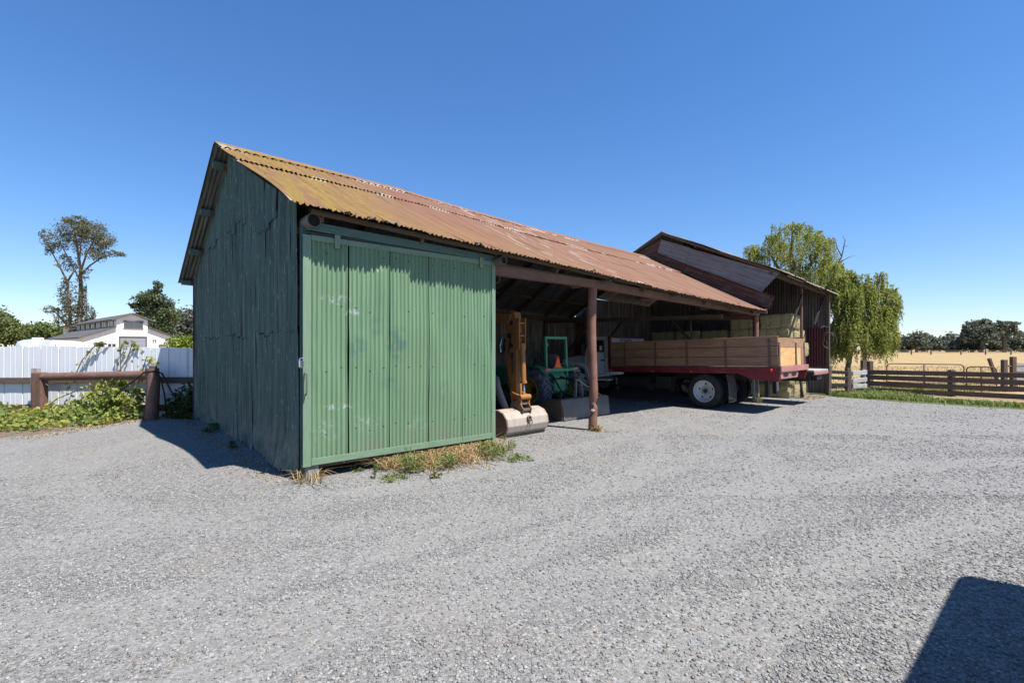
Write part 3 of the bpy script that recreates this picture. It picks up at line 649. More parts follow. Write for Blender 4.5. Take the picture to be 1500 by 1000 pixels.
while v<6.75:
    v2=min(v+.66,6.8)
    mb.corr(W(18.2,v-.01,.03),W(18.2,v2+R(-.02,.01),.03),SP(18.2,v2,-.08),SP(18.2,v-.01,-.08),.09,.011,3,lambda a,b,o=R(0,.02):UX*o,(v,0)); v=v2
mb.build('end_wall',M['iron_shed'],shed,True,org=HS)
MB().corr(W(13.4,6.75,0),W(18.2,6.75,0),W(18.2,6.75,3.7),W(13.4,6.75,3.8),.09,.01,1).build('back_wall',M['iron_in'],shed,True,org=HS)
MB().corr(W(18.15,-.60,1.05),W(18.15,.75,1.05),W(18.15,.75,2.45),W(18.15,-.60,2.45),.09,.011,2).build('maroon_wall_sheet',M['maroon'],shed,True,org=HS)
for (u,v,r) in ((16.1,-.45,.045),): MB().tube([W(u,v,-.05),SP(u,v,-.12)],r,10).build('post',M['brown_pipe'],shed,'auto',org=HS)
MB().beam(W(18.15,-.64,0),SP(18.15,-.64,-.1),.1,.1,UX).build('post',M['wood_old'],shed,org=HS)
for (a,b) in (((16.1,-.47,3.55),(14.9,-.47,2.0)),((18.1,-.5,3.55),(17.2,-.5,2.55)),((16.1,-.5,.05),(15.75,-.5,.75))):
    MB().beam(W(*a),W(*b),.05,.05).build('brace',M['steel_dark'],shed,org=HS)
c=W(18.0,-.72,2.2); mb=MB()
for k in range(4):
    rr=R(.16,.26); a0=R(0,3); tl=R(-.5,.5)
    mb.tube([c+UX*(.05*k-.1)+VX*(rr*.9*math.cos(t))+Vector((0,0,rr*1.1*math.sin(t)-.1-.05*k)) for t in np.linspace(a0,a0+R(3.5,5.8),18)],.007,5,False)
mb.tube([c+Vector((0,0,.25)),c+Vector((-.25,-.1,.3)),c+Vector((-.42,-.15,.22))],.01,5)
tag(mb.build('wire_coil',M['pipe_grey'],None,True,org=c,loc=c),'tangled coil of grey wire hanging on the hay shed corner post above the maroon sheet','wire coil')

# hay bales: one rough bale mesh, copied
def bale_mesh():
    nx,ny,nz=14,8,7; L,Wd,H=1.04,.60,.475; vs=[];idx={}
    mb=MB()
    def P(i,j,k):
        x,y,z=i/nx-.5,j/ny-.5,k/nz
        rx=1-.05*(abs(2*y)**5+abs(2*z-1)**5); 
        p=Vector((x*L*rx,y*Wd*(1-.05*abs(2*x)**6-.07*abs(2*z-1)**6),z*H))
        n=mnoise.noise(p*9)*.022+mnoise.noise(p*23)*.012
        g=.022*(math.exp(-((x-.17)/.03)**2)+math.exp(-((x+.17)/.03)**2)) # twine dents
        d=Vector((x*2,y*2,(z-.5)*2)); 
        m=max(abs(d.x),abs(d.y),abs(d.z)); d=Vector([q if abs(q)>m-.02 else 0 for q in d])
        return p+d*(n-g)
    def grid(fn,a,b):
        for i in range(a):
            for j in range(b): mb.face([fn(i,j),fn(i+1,j),fn(i+1,j+1),fn(i,j+1)])
    grid(lambda i,j:P(i,0,j),nx,nz); grid(lambda i,j:P(nx-i,ny,j),nx,nz)
    grid(lambda i,j:P(0,ny-i,j),ny,nz); grid(lambda i,j:P(nx,i,j),ny,nz)
    grid(lambda i,j:P(i,j,nz),nx,ny)
    return mb
bale=bale_mesh().build('hay_bale',M['hay'],None)
bm_uv=None
V3=[];
n=260; pp=rng.uniform(-.5,.5,(n,3))*np.array([1.04,.6,.475]); ax=rng.integers(0,3,n); sg=rng.choice([-1,1],n)
for i in range(n): pp[i,ax[i]]=sg[i]*np.array([.52,.30,.24])[ax[i]]
pp[:,2]+=.24; P_,Q_,U_=leaf_quads(pp,.11,.06)
strw=np_obj('loose_straw',P_,Q_,M['straw'],bale,U_); strw['kind']='stuff'
tw=MB()
for x in (-.177,.177):
    tw.tube([(x,-.295,.0),(x,-.30,.24),(x,-.29,.465),(x,0,.472),(x,.29,.465),(x,.30,.24),(x,.295,0)],.005,5,False)
tw.build('twine',M['cane'],bale)
ordn=['bottom','second','third','fourth','fifth','top']
first=True; vang=math.atan2(VX.y,VX.x)
def place_bale(u,v,z,label,rz=0):
    global first
    b=bale if first else copy_tree(bale); first=False
    b.location=W(u,v,z); b.rotation_euler=(R(-.03,.03),R(-.03,.03),vang+rz+R(-.05,.05)); b.scale=(R(.97,1.03),R(.97,1.03),1)
    tag(b,label,'hay bale','hay bales stacked in the open shed')
for k in range(6):
    for i in range(2):
        for j in range(3):
            if i and j: continue
            lab='%s course of tall hay stack, %s bale on the %s side'%(ordn[k],'sunlit front' if i==0 else 'second row',['barn','post','wire coil'][j])
            if k==5 and j==2: continue
            place_bale(15.93+.61*j+R(-.04,.04),.24+1.06*i+R(-.07,.07)+(0 if i or k%2 else .06),k*.478,lab)
for k in range(5):
    for i in range(3):
        lab='%s course of the lower shaded hay stack, %s bale'%(ordn[k],['nearest the tall stack','middle','deepest'][i])
        place_bale(16.0+R(-.03,.03),2.4+1.07*i+R(-.05,.05),k*.472,lab)
pp=np.concatenate([np.array(W(R(15.7,17.3),R(-.95,-.3),.015))[None] for _ in range(500)]); P_,Q_,U_=leaf_quads(pp+rng.normal(size=pp.shape)*.02*np.array([1,1,.5]),.14,.07,up=.6)
tag(np_obj('straw_litter',P_,Q_,M['straw'],None,U_),'loose straw scattered at the foot of the hay stack','straw',kind='stuff')

# ================================================================== VEHICLES
def tolocal(o, p):
    m=Matrix.Translation(o.location) @ o.rotation_euler.to_matrix().to_4x4(); return m.inverted() @ Vector(p)
TYRE=[(.62,-.5),(.80,-.5),(.93,-.46),(.985,-.38),(1.0,-.3),(1.0,-.2),(.985,-.18),(.985,-.14),(1.0,-.12),(1.0,-.03),(.985,-.02),(.985,.02),(1.0,.03),(1.0,.12),(.985,.14),(.985,.18),(1.0,.2),(1.0,.3),(.985,.38),(.93,.46),(.80,.5),(.62,.5)]
def wheel(par, c, r, w, side, rimmat, rimin=.6, dish=.0, lugs=0, tyremat=None):
    # axle along local Y; side=+1 shows its outer face to +Y
    t=MB(); t.lathe(c,(0,1,0),[(a*r,b*w) for a,b in TYRE],48)
    if lugs:
        for k in range(lugs):
            for sd in (-1,1):
                a=2*math.pi*(k+(.5 if sd>0 else 0))/lugs; P=[]
                for (f,y) in ((0,.0),(.07,.0),(.26,.5*sd),(.17,.5*sd)):
                    for rr in (r*.96,r*1.06): 
                        an=a+f*1.15; P.append(Vector(c)+Vector((math.cos(an)*rr,y*w,math.sin(an)*rr)))
                t.hexa([P[0],P[2],P[4],P[6],P[1],P[3],P[5],P[7]])
    wh=t.build('wheel',tyremat or M['rubber'],par,'auto')
    m=MB(); q=side*w
    m.lathe(c,(0,1,0),[(.63*r,-.46*q),(.63*r,.5*q),(.60*r,.52*q),(.575*r,.46*q),(.56*r,(.30-dish)*q),(.44*r,(.16-dish)*q),(.30*r,(.18-dish)*q),(.28*r,(.26-dish)*q),(.001,(.26-dish)*q)],40)
    rim=m.build('rim',rimmat,wh,'auto')
    m=MB(); m.lathe(c,(0,side,0),[(.135*r,(.2-dish)*w),(.13*r,(.46-dish)*w),(.09*r,(.52-dish)*w),(.001,(.52-dish)*w)],20)
    for k in range(10):
        a=k*math.pi/5; m.lathe(Vector(c)+Vector((math.cos(a)*.225*r,0,math.sin(a)*.225*r)),(0,side,0),[(.026*r,(.2-dish)*w),(.026*r,(.34-dish)*w),(.001,(.36-dish)*w)],8)
    m.build('hub',M['hub'],wh,'auto')
    if not lugs and par.name.startswith('flatbed_truck'):
        m=MB()
        for k in range(5):
            a=k*2*math.pi/5+.3; m.lathe(Vector(c)+Vector((math.cos(a)*.42*r,0,math.sin(a)*.42*r)),(0,side,0),[(.06*r,(.185-dish)*w),(.001,(.187-dish)*w)],12)
        m.pieces('hand_hole',M['dark'],wh)
    return wh

# ---- flatbed truck
H=Vector((-.68,.73,0)).normalized(); trz=math.atan2(H.y,H.x)
truck=thing('flatbed_truck','white cab stake bed truck with red frame and brown plank sides under barn roof','truck',(5.45,13.7,0),trz)
truck.rotation_euler=(0,.024,trz)
BW=2.15
mb=MB(); mb.box((.6,-BW/2,1.15),(5.2,BW,.05)); mb.build('bed_deck',M['wood_old'],truck)
mb=MB(); mb.box((.6,-.006,1.180),(5.2,.03,.012)); mb.build('deck_edge_strip',M['pipe_grey'],truck)
for name,y in (('side_board',-.03),('side_board',-BW+.03)):
    mb=MB()
    for k in range(3): mb.box((.62+R(-.008,.008),y+R(-.004,.004),1.19+.131+.263*k),(5.16,.045,.247))
    sb=mb.build(name,M['wood_bed'],truck,bevel=.006)
    for s in (-1.76,-.64,.48,1.5,2.6):
        o=.03 if y>-1 else .05
        mb=MB(); mb.box((s,y+o,1.52),(.06,.022,.80)); mb.build('stake',M['brown_pipe'],sb,bevel=.003)
tg=MB().box((-1.95,-BW/2,1.80),(.035,BW-.12,.25)).build('tailgate',M['wood_bed'],truck,bevel=.006)
for a,b in ((-.10,-1.30),(-1.42,-1.78)): MB().box((-1.955,(a+b)/2,1.435),(.02,abs(a-b),.47)).build('plywood_panel',M['plywood'],tg)
for y in (-1.36,-.07,-2.06): MB().box((-1.96,y,1.5),(.05,.09,.62)).build('upright',M['wood_old'],tg,bevel=.004)
MB().box((-1.955,-1.91,1.435),(.03,.22,.47)).build('end_board',M['wood_bed'],tg)
mb=MB()
mb.box((.6,.0,1.085),(5.22,.05,.17)); mb.box((.6,-BW,1.085),(5.22,.05,.17))
for s in np.arange(-1.7,3.1,.45): mb.box((s,-BW/2,1.06),(.07,BW-.08,.10))
mb.build('bed_frame',M['red_paint'],truck,bevel=.006)
mb=MB(); mb.box((-2.02,-BW/2,1.125),(.05,BW+.04,.15)); mb.build('rear_sill',M['pink_red'],truck,bevel=.006)
mb=MB(); mb.prism([(-2.0,-.06,1.05),(-2.0,-1.46,1.05),(-2.0,-1.34,.87),(-2.0,-.06,.87)],(.035,0,0))
rb=mb.build('rear_bumper',M['pink_red'],truck,bevel=.006)
mb=MB()
for y in (-.42,-1.05):
    mb.prism([Vector((-2.003,y+.20*math.cos(t),.965+.05*math.sin(t))) for t in np.linspace(0,2*math.pi,16,endpoint=False)],(-.004,0,0))
mb.pieces('lamp_slot',M['dark'],rb)
mb=MB(); mb.prism([(-2.0,-.0,1.0),(-.95,-.0,1.0),(-1.3,-.0,.86),(-1.98,-.0,.80)],(0,-.03,0)); mb.prism([(-2.0,-BW,1.0),(-1.0,-BW,1.0),(-1.5,-BW,.86),(-1.95,-BW,.8)],(0,.03,0))
mb.box((-1.93,-.35,.9),(.06,.6,.10)); mb.pieces('rear_gusset',M['red_paint'],truck,bevel=.005)
for (s,m) in ((-1.80,'lamp_red'),(.35,'lamp_orange'),(1.6,'lamp_orange'),(-1.05,'lamp_red')):
    b=MB(); b.lathe((s,.027,1.09 if s<-1.5 else 1.04),(0,1,0),[(.04 if s<-1.5 else .022,0),(.035 if s<-1.5 else .02,.02),(.001,.03)],14); b.build('marker_lamp',M[m],truck,True)
# headboard with painted sign board
mb=MB(); mb.box((3.2,-.02,1.58),(.09,.09,1.1)); mb.box((3.2,-BW+.02,1.58),(.09,.09,1.1)); mb.box((3.2,-BW/2,2.16),(.09,BW+.05,.07)); mb.box((3.2,-BW/2,1.08),(.09,BW,.12))
hb=mb.build('headboard',M['maroon'],truck,bevel=.008)
mb=MB(); mb.box((3.2,-BW/2,1.99),(.03,BW-.12,.26)); sg=mb.build('sign_panel',M['sign_grey'],hb)
mb=MB(); mb.box((3.2,-BW/2,1.54),(.03,BW-.12,.62)); mb.build('plank_panel',M['wood_bed'],hb)
cu=bpy.data.curves.new('lettering','FONT'); cu.body='CREL'; cu.size=.30; cu.extrude=.004; cu.align_x='CENTER'; cu.space_character=1.15
to=bpy.data.objects.new('lettering_curve',cu); COL.objects.link(to)
me=bpy.data.meshes.new_from_object(to.evaluated_get(bpy.context.evaluated_depsgraph_get())); bpy.data.objects.remove(to)
lt=bpy.data.objects.new('lettering',me); COL.objects.link(lt); me.materials.clear(); me.materials.append(M['sign_ink'])
lt.parent=sg; lt.location=(3.178,-BW*.46,1.885); lt.rotation_euler=(math.pi/2,0,-math.pi/2)
# cab, hood, fenders
mb=MB(); mb.prism([(3.34,-.10,.86),(3.30,-.10,1.5),(3.36,-.16,2.14),(3.5,-.18,2.20),(4.0,-.18,2.20),(4.10,-.16,2.15),(4.36,-.10,1.60),(4.36,-.10,.62),(3.9,-.10,.80)],(0,-1.86,0))
cab=mb.build('cab',M['white_paint'],truck,bevel=.04)
mb=MB(); mb.prism([(3.50,-.098,1.66),(3.50,-.098,2.06),(3.98,-.098,2.06),(4.16,-.098,1.66)],(0,.004,0)); mb.build('side_window',M['glass'],cab)
mb=MB(); mb.prism([(4.128,-.28,2.1),(4.35,-.22,1.64),(4.35,-1.84,1.64),(4.128,-1.78,2.1)],(.008,0,.004)); mb.build('windshield',M['glass'],cab)
mb=MB(); mb.tube([(3.47,-.094,1.62),(3.47,-.094,2.09),(4.0,-.094,2.09),(4.22,-.094,1.62),(4.22,-.094,.98),(3.47,-.094,.90),(3.47,-.094,1.62)],.008,5,False); mb.build('door_seam',M['steel_dark'],cab)
mb=MB(); mb.box((3.55,-.085,1.38),(.12,.03,.05)); mb.build('door_handle',M['steel_dark'],cab,bevel=.008)
mb=MB(); mb.box((3.62,-.092,1.79),(.10,.006,.16)); mb.build('window_sticker',M['lamp_white'],cab)
mb=MB(); mb.box((4.2,.16,1.75),(.05,.2,.42)); mb.tube([(4.2,-.1,1.9),(4.2,.14,1.9)],.012,6); mb.build('mirror',M['steel_dark'],cab,bevel=.01)
mb=MB(); mb.prism([(4.345,-.38,.95),(4.345,-.38,1.60),(4.8,-.38,1.57),(5.5,-.40,1.48),(5.66,-.42,1.40),(5.68,-.42,.85)],(0,-1.30,0)); hood=mb.build('hood',M['white_paint'],truck,bevel=.06)
for y in (-.06,-1.66):
    arc=[(4.72+.60*math.cos(t),y,.64+.58*math.sin(t)) for t in np.linspace(math.radians(15),math.radians(195),16)]
    mb=MB(); mb.prism([(4.10,y,.46),(4.14,y,.62),(4.16,y,1.0),(4.28,y,1.22),(4.5,y,1.31),(5.35,y,1.29),(5.62,y,1.2),(5.68,y,1.0),(5.66,y,.74)]+arc,(0,-.40,0)); mb.build('fender',M['white_paint'],truck,bevel=.02)
mb=MB(); mb.box((5.78,-1.03,.72),(.14,2.0,.24)); mb.build('bumper',M['chrome'],truck,bevel=.03)
mb=MB(); mb.box((5.685,-1.03,1.15),(.03,1.0,.4)); mb.build('grille',M['steel_dark'],truck,bevel=.01)
for y in (-.30,-1.76): b=MB(); b.lathe((5.66,y,1.08),(1,0,0),[(.10,0),(.09,.03),(.001,.05)],18); b.build('headlight',M['lamp_white'],truck,True)
mb=MB(); mb.box((3.02,-.14,.98),(.36,.26,.14)); mb.box((3.55,-.18,.72),(.5,.3,.05)); mb.build('cab_step',M['white_paint'],truck,bevel=.01)
b=MB(); b.lathe((3.17,.03,1.06),(0,1,0),[(.035,0),(.03,.02),(.001,.025)],14); b.build('marker_lamp',M['lamp_pink'],truck,True)
mb=MB()
for y in (-.66,-1.40): mb.box((1.9,y,.92),(7.4,.08,.22))
mb.tube([(0,-.2,.49),(0,-1.95,.49)],.07,12); mb.lathe((0,-1.03,.49),(0,1,0),[(.05,-.22),(.2,-.1),(.22,0),(.2,.1),(.05,.22)],20); mb.tube([(.1,-1.03,.55),(3.6,-1.03,.78)],.05,10); mb.tube([(4.72,-.2,.58),(4.72,-1.9,.58)],.05,10)
for y in (-.66,-1.40): mb.box((0,y,.72),(1.2,.08,.08))
mb.build('chassis',M['steel_dark'],truck)
mb=MB(); mb.tube([(1.9,-.35,.66),(3.0,-.35,.66)],.24,20); mb.build('fuel_tank',M['steel_dark'],truck,'auto')
mb=MB(); mb.box((1.35,-.3,.7),(.5,.35,.35)); mb.build('battery_box',M['steel_dark'],truck,bevel=.01)
wheel(truck,(0,-.11,.485),.495,.25,1,M['rim_white'],dish=.30); wheel(truck,(0,-.42,.485),.495,.25,1,M['rim_white'],dish=-.2)
wheel(truck,(0,-BW+.11,.485),.495,.25,-1,M['rim_white'],dish=.30); wheel(truck,(0,-BW+.42,.485),.495,.25,-1,M['rim_white'],dish=-.2)
wheel(truck,(4.72,-.2,.60),.485,.25,1,M['rim_white'],dish=-.1); wheel(truck,(4.72,-1.86,.60),.485,.25,-1,M['rim_white'],dish=-.1)
def flapmat():
    n=NB('dusty_mud_flap'); p=n.obj(); z=n.sep(p)[2]; f=n.noise(p,5,5,.65)
    c=n.ramp(f,[(.3,(.045,.045,.047)),(.7,(.14,.135,.13))]); k=n.math('MULTIPLY',n.ss(z,.42,.3),n.ss(n.noise(p,11,3),.48,.56)); c=n.mix(k,c,(.32,.34,.12))
    return n.done(c,.85,0,.25)
M['flap']=flapmat()
for y in (-.25,-BW+.25):
    mb=MB(); n0=10
    for k in range(n0):
        z0,z1=.19+.78*k/n0,.19+.78*(k+1)/n0; b0,b1=[-.66-.05*math.sin((1-(z-.19)/.78)*2.2) for z in (z0,z1)]
        mb.hexa([(b0,y-.25,z0),(b0+.015,y-.25,z0),(b0+.015,y+.25,z0),(b0,y+.25,z0),(b1,y-.25,z1),(b1+.015,y-.25,z1),(b1+.015,y+.25,z1),(b1,y+.25,z1)])
    mb.build('mud_flap',M['flap'],truck)
mb=MB(); mb.box((-.8,-1.48,.56),(.06,.05,.84)); mb.build('bleached_strut',M['wood_white'],truck)
mb=MB(); mb.box((-1.31,-1.08,.62),(.10,.13,.62)); mb.box((-1.33,-1.62,.62),(.10,.13,.5)); mb.pieces('hanger_post',M['steel_dark'],truck,bevel=.01)
mb=MB(); mb.box((-1.375,-1.08,.86),(.03,.15,.16)); mb.box((-1.395,-1.62,.6),(.03,.12,.3)); mb.pieces('grey_lamp_box',M['sign_grey'],truck,bevel=.01)

# ---- low flatbed trailer behind the truck tail
tl=thing('flatbed_trailer','low flatbed trailer with pale deck standing beyond the truck tail','trailer',Vector((5.45,13.7,0))+Vector((.73,.68,0))*2.75,trz)
mb=MB(); mb.box((.5,-.7,1.035),(5.0,1.42,.05)); mb.build('deck',M['wood_white'],tl,bevel=.006)
mb=MB(); mb.box((.5,-.03,.95),(4.96,.05,.12)); mb.box((.5,-1.37,.95),(4.96,.05,.12)); mb.box((-1.5,-.7,.88),(.9,.5,.22)); mb.prism([(-1.96,-.1,.89),(-.2,-.1,.89),(-.5,-.1,.70),(-1.3,-.1,.72)],(0,-.06,0)); mb.prism([(-1.96,-1.2,.89),(-.2,-1.2,.89),(-.5,-1.2,.70),(-1.3,-1.2,.72)],(0,-.06,0)); mb.box((.5,-.35,.8),(4.6,.08,.2)); mb.box((.5,-1.05,.8),(4.6,.08,.2)); mb.build('trailer_frame',M['steel_dark'],tl,bevel=.005)
mb=MB(); mb.box((-1.995,-.7,.965),(.03,1.42,.09)); mb.build('rear_sill',M['pink_red'],tl,bevel=.004)
for (p,s,m) in (((-1.2,-.002,.95),(.22,.008,.06),'lamp_white'),((-1.6,-.002,.95),(.42,.01,.08),'lamp_red'),((-2.013,-.10,.97),(.012,.07,.06),'lamp_orange'),((-2.013,-1.3,.97),(.012,.07,.06),'lamp_orange')):
    b=MB(); b.box(p,s); b.build('reflector',M[m],tl,bevel=.004)
for y,sd in ((-.18,1),(-1.22,-1)):
    for x in (1.1,1.95): wheel(tl,(x,y-sd*.02,.37),.37,.2,sd,M['rim_white'],dish=.1)
mb=MB(); mb.tube([(1.1,-.2,.37),(1.1,-1.2,.37)],.04,8); mb.tube([(1.95,-.2,.37),(1.95,-1.2,.37)],.04,8); mb.box((1.1,-.35,.56),(.1,.07,.34)); mb.box((1.95,-.35,.56),(.1,.07,.34)); mb.box((1.1,-1.05,.56),(.1,.07,.34)); mb.box((1.95,-1.05,.56),(.1,.07,.34)); mb.build('axle',M['steel_dark'],tl)
mb=MB(); mb.beam((2.9,-.3,.85),(3.9,-.7,.55),.08,.12); mb.beam((2.9,-1.1,.85),(3.9,-.7,.55),.08,.12); mb.tube([(3.75,-.7,.0),(3.75,-.7,.95)],.035,8); mb.build('drawbar',M['steel_dark'],tl)

# ---- small green tractor
H2=VX.normalized(); vrz=math.atan2(H2.y,H2.x)
tr=thing('farm_tractor','small green tractor parked nose in under the barn roof, orange triangle on its back','tractor',(1.06,13.09,0),vrz)
for y,sd in ((.70,1),(-.70,-1)):
    wheel(tr,(0,y,.585),.555,.36,sd,M['rim_yellow'],lugs=17,tyremat=M['rubber_dusty'],dish=.5)
    wheel(tr,(1.75,y*.85,.34),.33,.2,sd,M['rim_yellow'],lugs=15,tyremat=M['rubber_dusty'])
mb=MB(); mb.prism([(-.32,.24,.55),(-.36,.24,.95),(-.2,.24,1.12),(.4,.24,1.1),(.6,.24,.9),(.6,.24,.5)],(0,-.48,0)); mb.tube([(0,.6,.6),(0,-.6,.6)],.13,14); mb.build('transmission',M['tractor_green'],tr,bevel=.04)
mb=MB(); mb.prism([(.6,.27,.62),(.6,.27,1.2),(.9,.27,1.25),(2.0,.27,1.17),(2.12,.27,1.05),(2.12,.27,.6)],(0,-.54,0)); mb.build('hood',M['tractor_green'],tr,bevel=.05)
mb=MB(); mb.box((1.75,0,.42),(.12,1.0,.1)); mb.box((1.3,0,.55),(1.2,.22,.2)); mb.build('front_axle',M['tractor_green'],tr)
mb=MB()
for y in (.58,-.58):
    arc=[(.66*math.cos(t),y-.16,.585+.66*math.sin(t)) for t in np.linspace(.5,2.3,12)]; arc2=[(.64*math.cos(t),y-.16,.585+.64*math.sin(t)) for t in np.linspace(2.3,.5,12)]
    mb.prism(arc+arc2,(0,.32,0))
mb.build('fender',M['tractor_green'],tr)
mb=MB(); mb.box((.15,0,1.18),(.42,.44,.1)); mb.box((-.05,0,1.38),(.1,.42,.36)); mb.build('seat',M['rubber'],tr,bevel=.03)
mb=MB(); mb.tube([(.72,0,1.15),(.58,0,1.42)],.02,8); c=Vector((.56,0,1.45)); mb.tube([c+Vector((.09*math.cos(t),.18*math.sin(t),.15*math.cos(t))) for t in np.linspace(0,6.29,20)],.013,6,False); mb.build('steering_wheel',M['rubber'],tr,True)
mb=MB()
for y in (.40,-.40): mb.beam((-.22,y,.72),(-.16,y,1.98),.06,.07,(1,0,0))
mb.beam((-.16,.43,1.98),(-.16,-.43,1.98),.07,.07); mb.beam((-.18,.40,1.75),(-.18,.40,1.84),.09,.09); mb.beam((-.2,-.36,1.25),(-.2,-.36,1.42),.04,.05); mb.build('roll_bar',M['rops_green'],tr,bevel=.008)
mb=MB(); mb.box((-.36,0,1.13),(.05,1.10,.08)); mb.build('light_bar',M['tractor_green'],tr,bevel=.006)
for y in (.55,-.57): b=MB(); b.box((-.37,y,1.14),(.06,.17,.10)); b.build('tail_lamp',M['lamp_pink'],tr,bevel=.012)
mb=MB(); z0=1.17; mb.prism([(-.40,.36,z0),(-.40,-.02,z0),(-.40,.06,z0+.06),(-.40,.13,z0+.32),(-.40,.21,z0+.32),(-.40,.28,z0+.06)],(.006,0,0)); sm_=mb.build('slow_vehicle_triangle',M['smv_edge'],tr)
mb=MB(); mb.prism([(-.405,.31,z0+.03),(-.405,.03,z0+.03),(-.405,.17,z0+.28)],(.004,0,0)); mb.build('triangle_face',M['smv'],sm_)
mb=MB()
for y in (.26,-.26): mb.tube([(-.25,y,.45),(-1.05,y*1.1,.35)],.028,8); mb.tube([(-.3,y,.98),(-.75,y*1.08,.42)],.02,8)
mb.tube([(-.3,0,.95),(-1.0,0,.82)],.03,8); mb.tube([(-.34,.3,.9),(-.34,-.3,.9)],.03,8); mb.pieces('hitch_arm',M['steel_dark'],tr)
# ---- box blade hitched behind it
bb=thing('box_blade','brown steel box scraper lying on gravel behind the tractor','box blade',Vector((1.06,13.09,0)),vrz)
mb=MB(); x0=-1.43; y0,y1=1.16,-.62
mb.prism([(x0,y0,.03),(x0-.05,y0,.02),(x0-.02,y0,.28),(x0+.03,y0,.48),(x0+.06,y0,.48),(x0+.02,y0,.28)],(0,y1-y0,0)); mb.build('blade_plate',M['blade'],bb)
for y in (y0,y1): b=MB(); b.prism([(x0-.02,y+.0,.02),(x0+.66,y,.02),(x0+.70,y,.30),(x0+.6,y,.44),(x0+.02,y,.485)],(0,.025 if y>0 else -.025,0)); b.build('side_plate',M['steel_brown'],bb,bevel=.004)
mb=MB(); mb.beam((x0+.10,y0,.47),(x0+.10,y1,.47),.10,.06); mb.beam((x0+.42,y0,.42),(x0+.42,y1,.42),.09,.09); mb.build('top_bar',M['steel_brown'],bb,bevel=.005)
mb=MB()
for y in (.2,-.1): mb.beam((x0+.42,y,.42),(x0+.48,y*.5,.92),.07,.02,(0,1,0))
mb.beam((x0+.48,.05,.9),(x0+.08,-.42,.5),.025,.025); mb.build('mast',M['bucket'],bb)
mb=MB()
for y in (.75,.3,-.2): mb.beam((x0+.42,y,.1),(x0+.42,y,.62),.05,.03); mb.prism([(x0+.40,y-.02,.12),(x0+.46,y-.02,.12),(x0+.54,y-.02,.0)],(0,.04,0))
mb.pieces('shank',M['steel_dark'],bb)

# ---- backhoe loader, its bucket in the doorway
bh=thing('backhoe_loader','ochre backhoe with folded arm and bare steel bucket beside the green door','backhoe',(.14,9.63,0),vrz)
mb=MB(); prof=[(-.14,.03),(-.25,.10),(-.29,.22),(-.26,.36),(-.16,.47),(.0,.52),(.16,.50),(.30,.34),(.26,.05)]
mb.prism([(x,.55,z) for x,z in prof],(0,-1.10,0)); bk=mb.build('bucket',M['bucket'],bh,bevel=.012)
mb=MB()
for y in (.552,-.572): mb.prism([(x*.97+.002,y,z*.97+.006) for x,z in prof],(0,.02,0))
mb.beam((-.15,.56,.03),(-.15,-.56,.03),.05,.05); mb.build('side_cutter',M['steel_brown'],bk)
mb=MB()
for k in range(5): mb.prism([(.22,-.5+.25*k-.03,.08),(.3,-.5+.25*k-.03,.08),(.36,-.5+.25*k-.03,-.0)],(0,.06,0))
mb.pieces('bucket_tooth',M['steel_dark'],bk)
mb=MB()
for y in (.10,-.12): mb.prism([(-.22,y,.42),(-.25,y,.52),(-.12,y,.68),(.08,y,.66),(.14,y,.52)],(0,.025,0))
mb.beam((-.2,.1,.5),(-.2,-.1,.5),.05,.05); mb.beam((-.12,.12,.62),(-.12,-.13,.62),.06,.06); mb.lathe((-.285,-.0,.34),(-1,0,.2),[(.03,-.01),(.055,-.01),(.055,.03),(.03,.03)],16); mb.tube([Vector((-.33,0,.27))+Vector((0,.04*math.cos(t),.06*math.sin(t))) for t in np.linspace(0,6.2,12)],.012,6,False); mb.build('bucket_bracket',M['steel_brown'],bk,bevel=.005)
mb=MB(); mb.prism([(.0,.085,.60),(.08,.085,.56),(.13,.085,.60),(.30,.085,1.4),(.34,.085,1.95),(.30,.085,2.35),(.18,.085,2.46),(.05,.085,2.42),(.0,.085,2.25),(-.02,.085,1.7)],(0,-.17,0)); dp=mb.build('dipper_arm',M['hoe_yellow'],bh,bevel=.012)
mb=MB()
for z in (1.72,1.95,2.2): mb.box((-.055,0,z),(.06,.20,.03))
mb.beam((-.05,.085,1.66),(-.05,.085,2.3),.10,.02,(0,1,0)); mb.beam((-.05,-.085,1.66),(-.05,-.085,2.3),.10,.02,(0,1,0)); mb.build('cylinder_guard',M['hoe_yellow'],dp,bevel=.004)
mb=MB()
for z,x in ((2.2,.12),(1.95,.2),(1.75,.12)): mb.lathe((x,.08,z),(0,1,0),[(.045,0),(.045,.03),(.001,.035)],14)
mb.box((.1,.092,1.55),(.05,.012,.14)); mb.pieces('pin',M['steel_dark'],dp)
mb=MB(); mb.tube([(-.09,0,1.78),(-.13,0,1.02)],.055,16); mb.tube([(-.09,0,1.80),(-.09,0,1.70)],.07,16); mb.tube([(-.13,0,1.06),(-.131,0,1.01)],.066,16); cy=mb.build('bucket_cylinder',M['hoe_yellow'],bh,'auto')
mb=MB(); mb.tube([(-.13,0,1.03),(-.15,0,.76)],.026,12); mb.build('cylinder_rod',M['chrome'],cy,True)
mb=MB(); mb.tube([(-.15,.13,.74),(-.15,-.15,.74)],.055,14)
for y in (.10,-.12): mb.beam((-.15,y,.74),(-.14,y,.56),.06,.03,(0,1,0)); mb.beam((-.15,y,.76),(.08,y,.82),.05,.03,(0,0,1))
mb.build('bucket_link',M['hoe_yellow'],bh,bevel=.006)
mb=MB()
for (a,b,c_,d) in (((.12,.11,2.0),(.16,.14,1.6),(.05,.13,1.5),(.08,.10,1.2)),((.3,.12,1.9),(.33,.16,1.5),(.22,.15,1.1),(.15,.1,.9))): mb.tube([a,b,c_,d],.014,6)
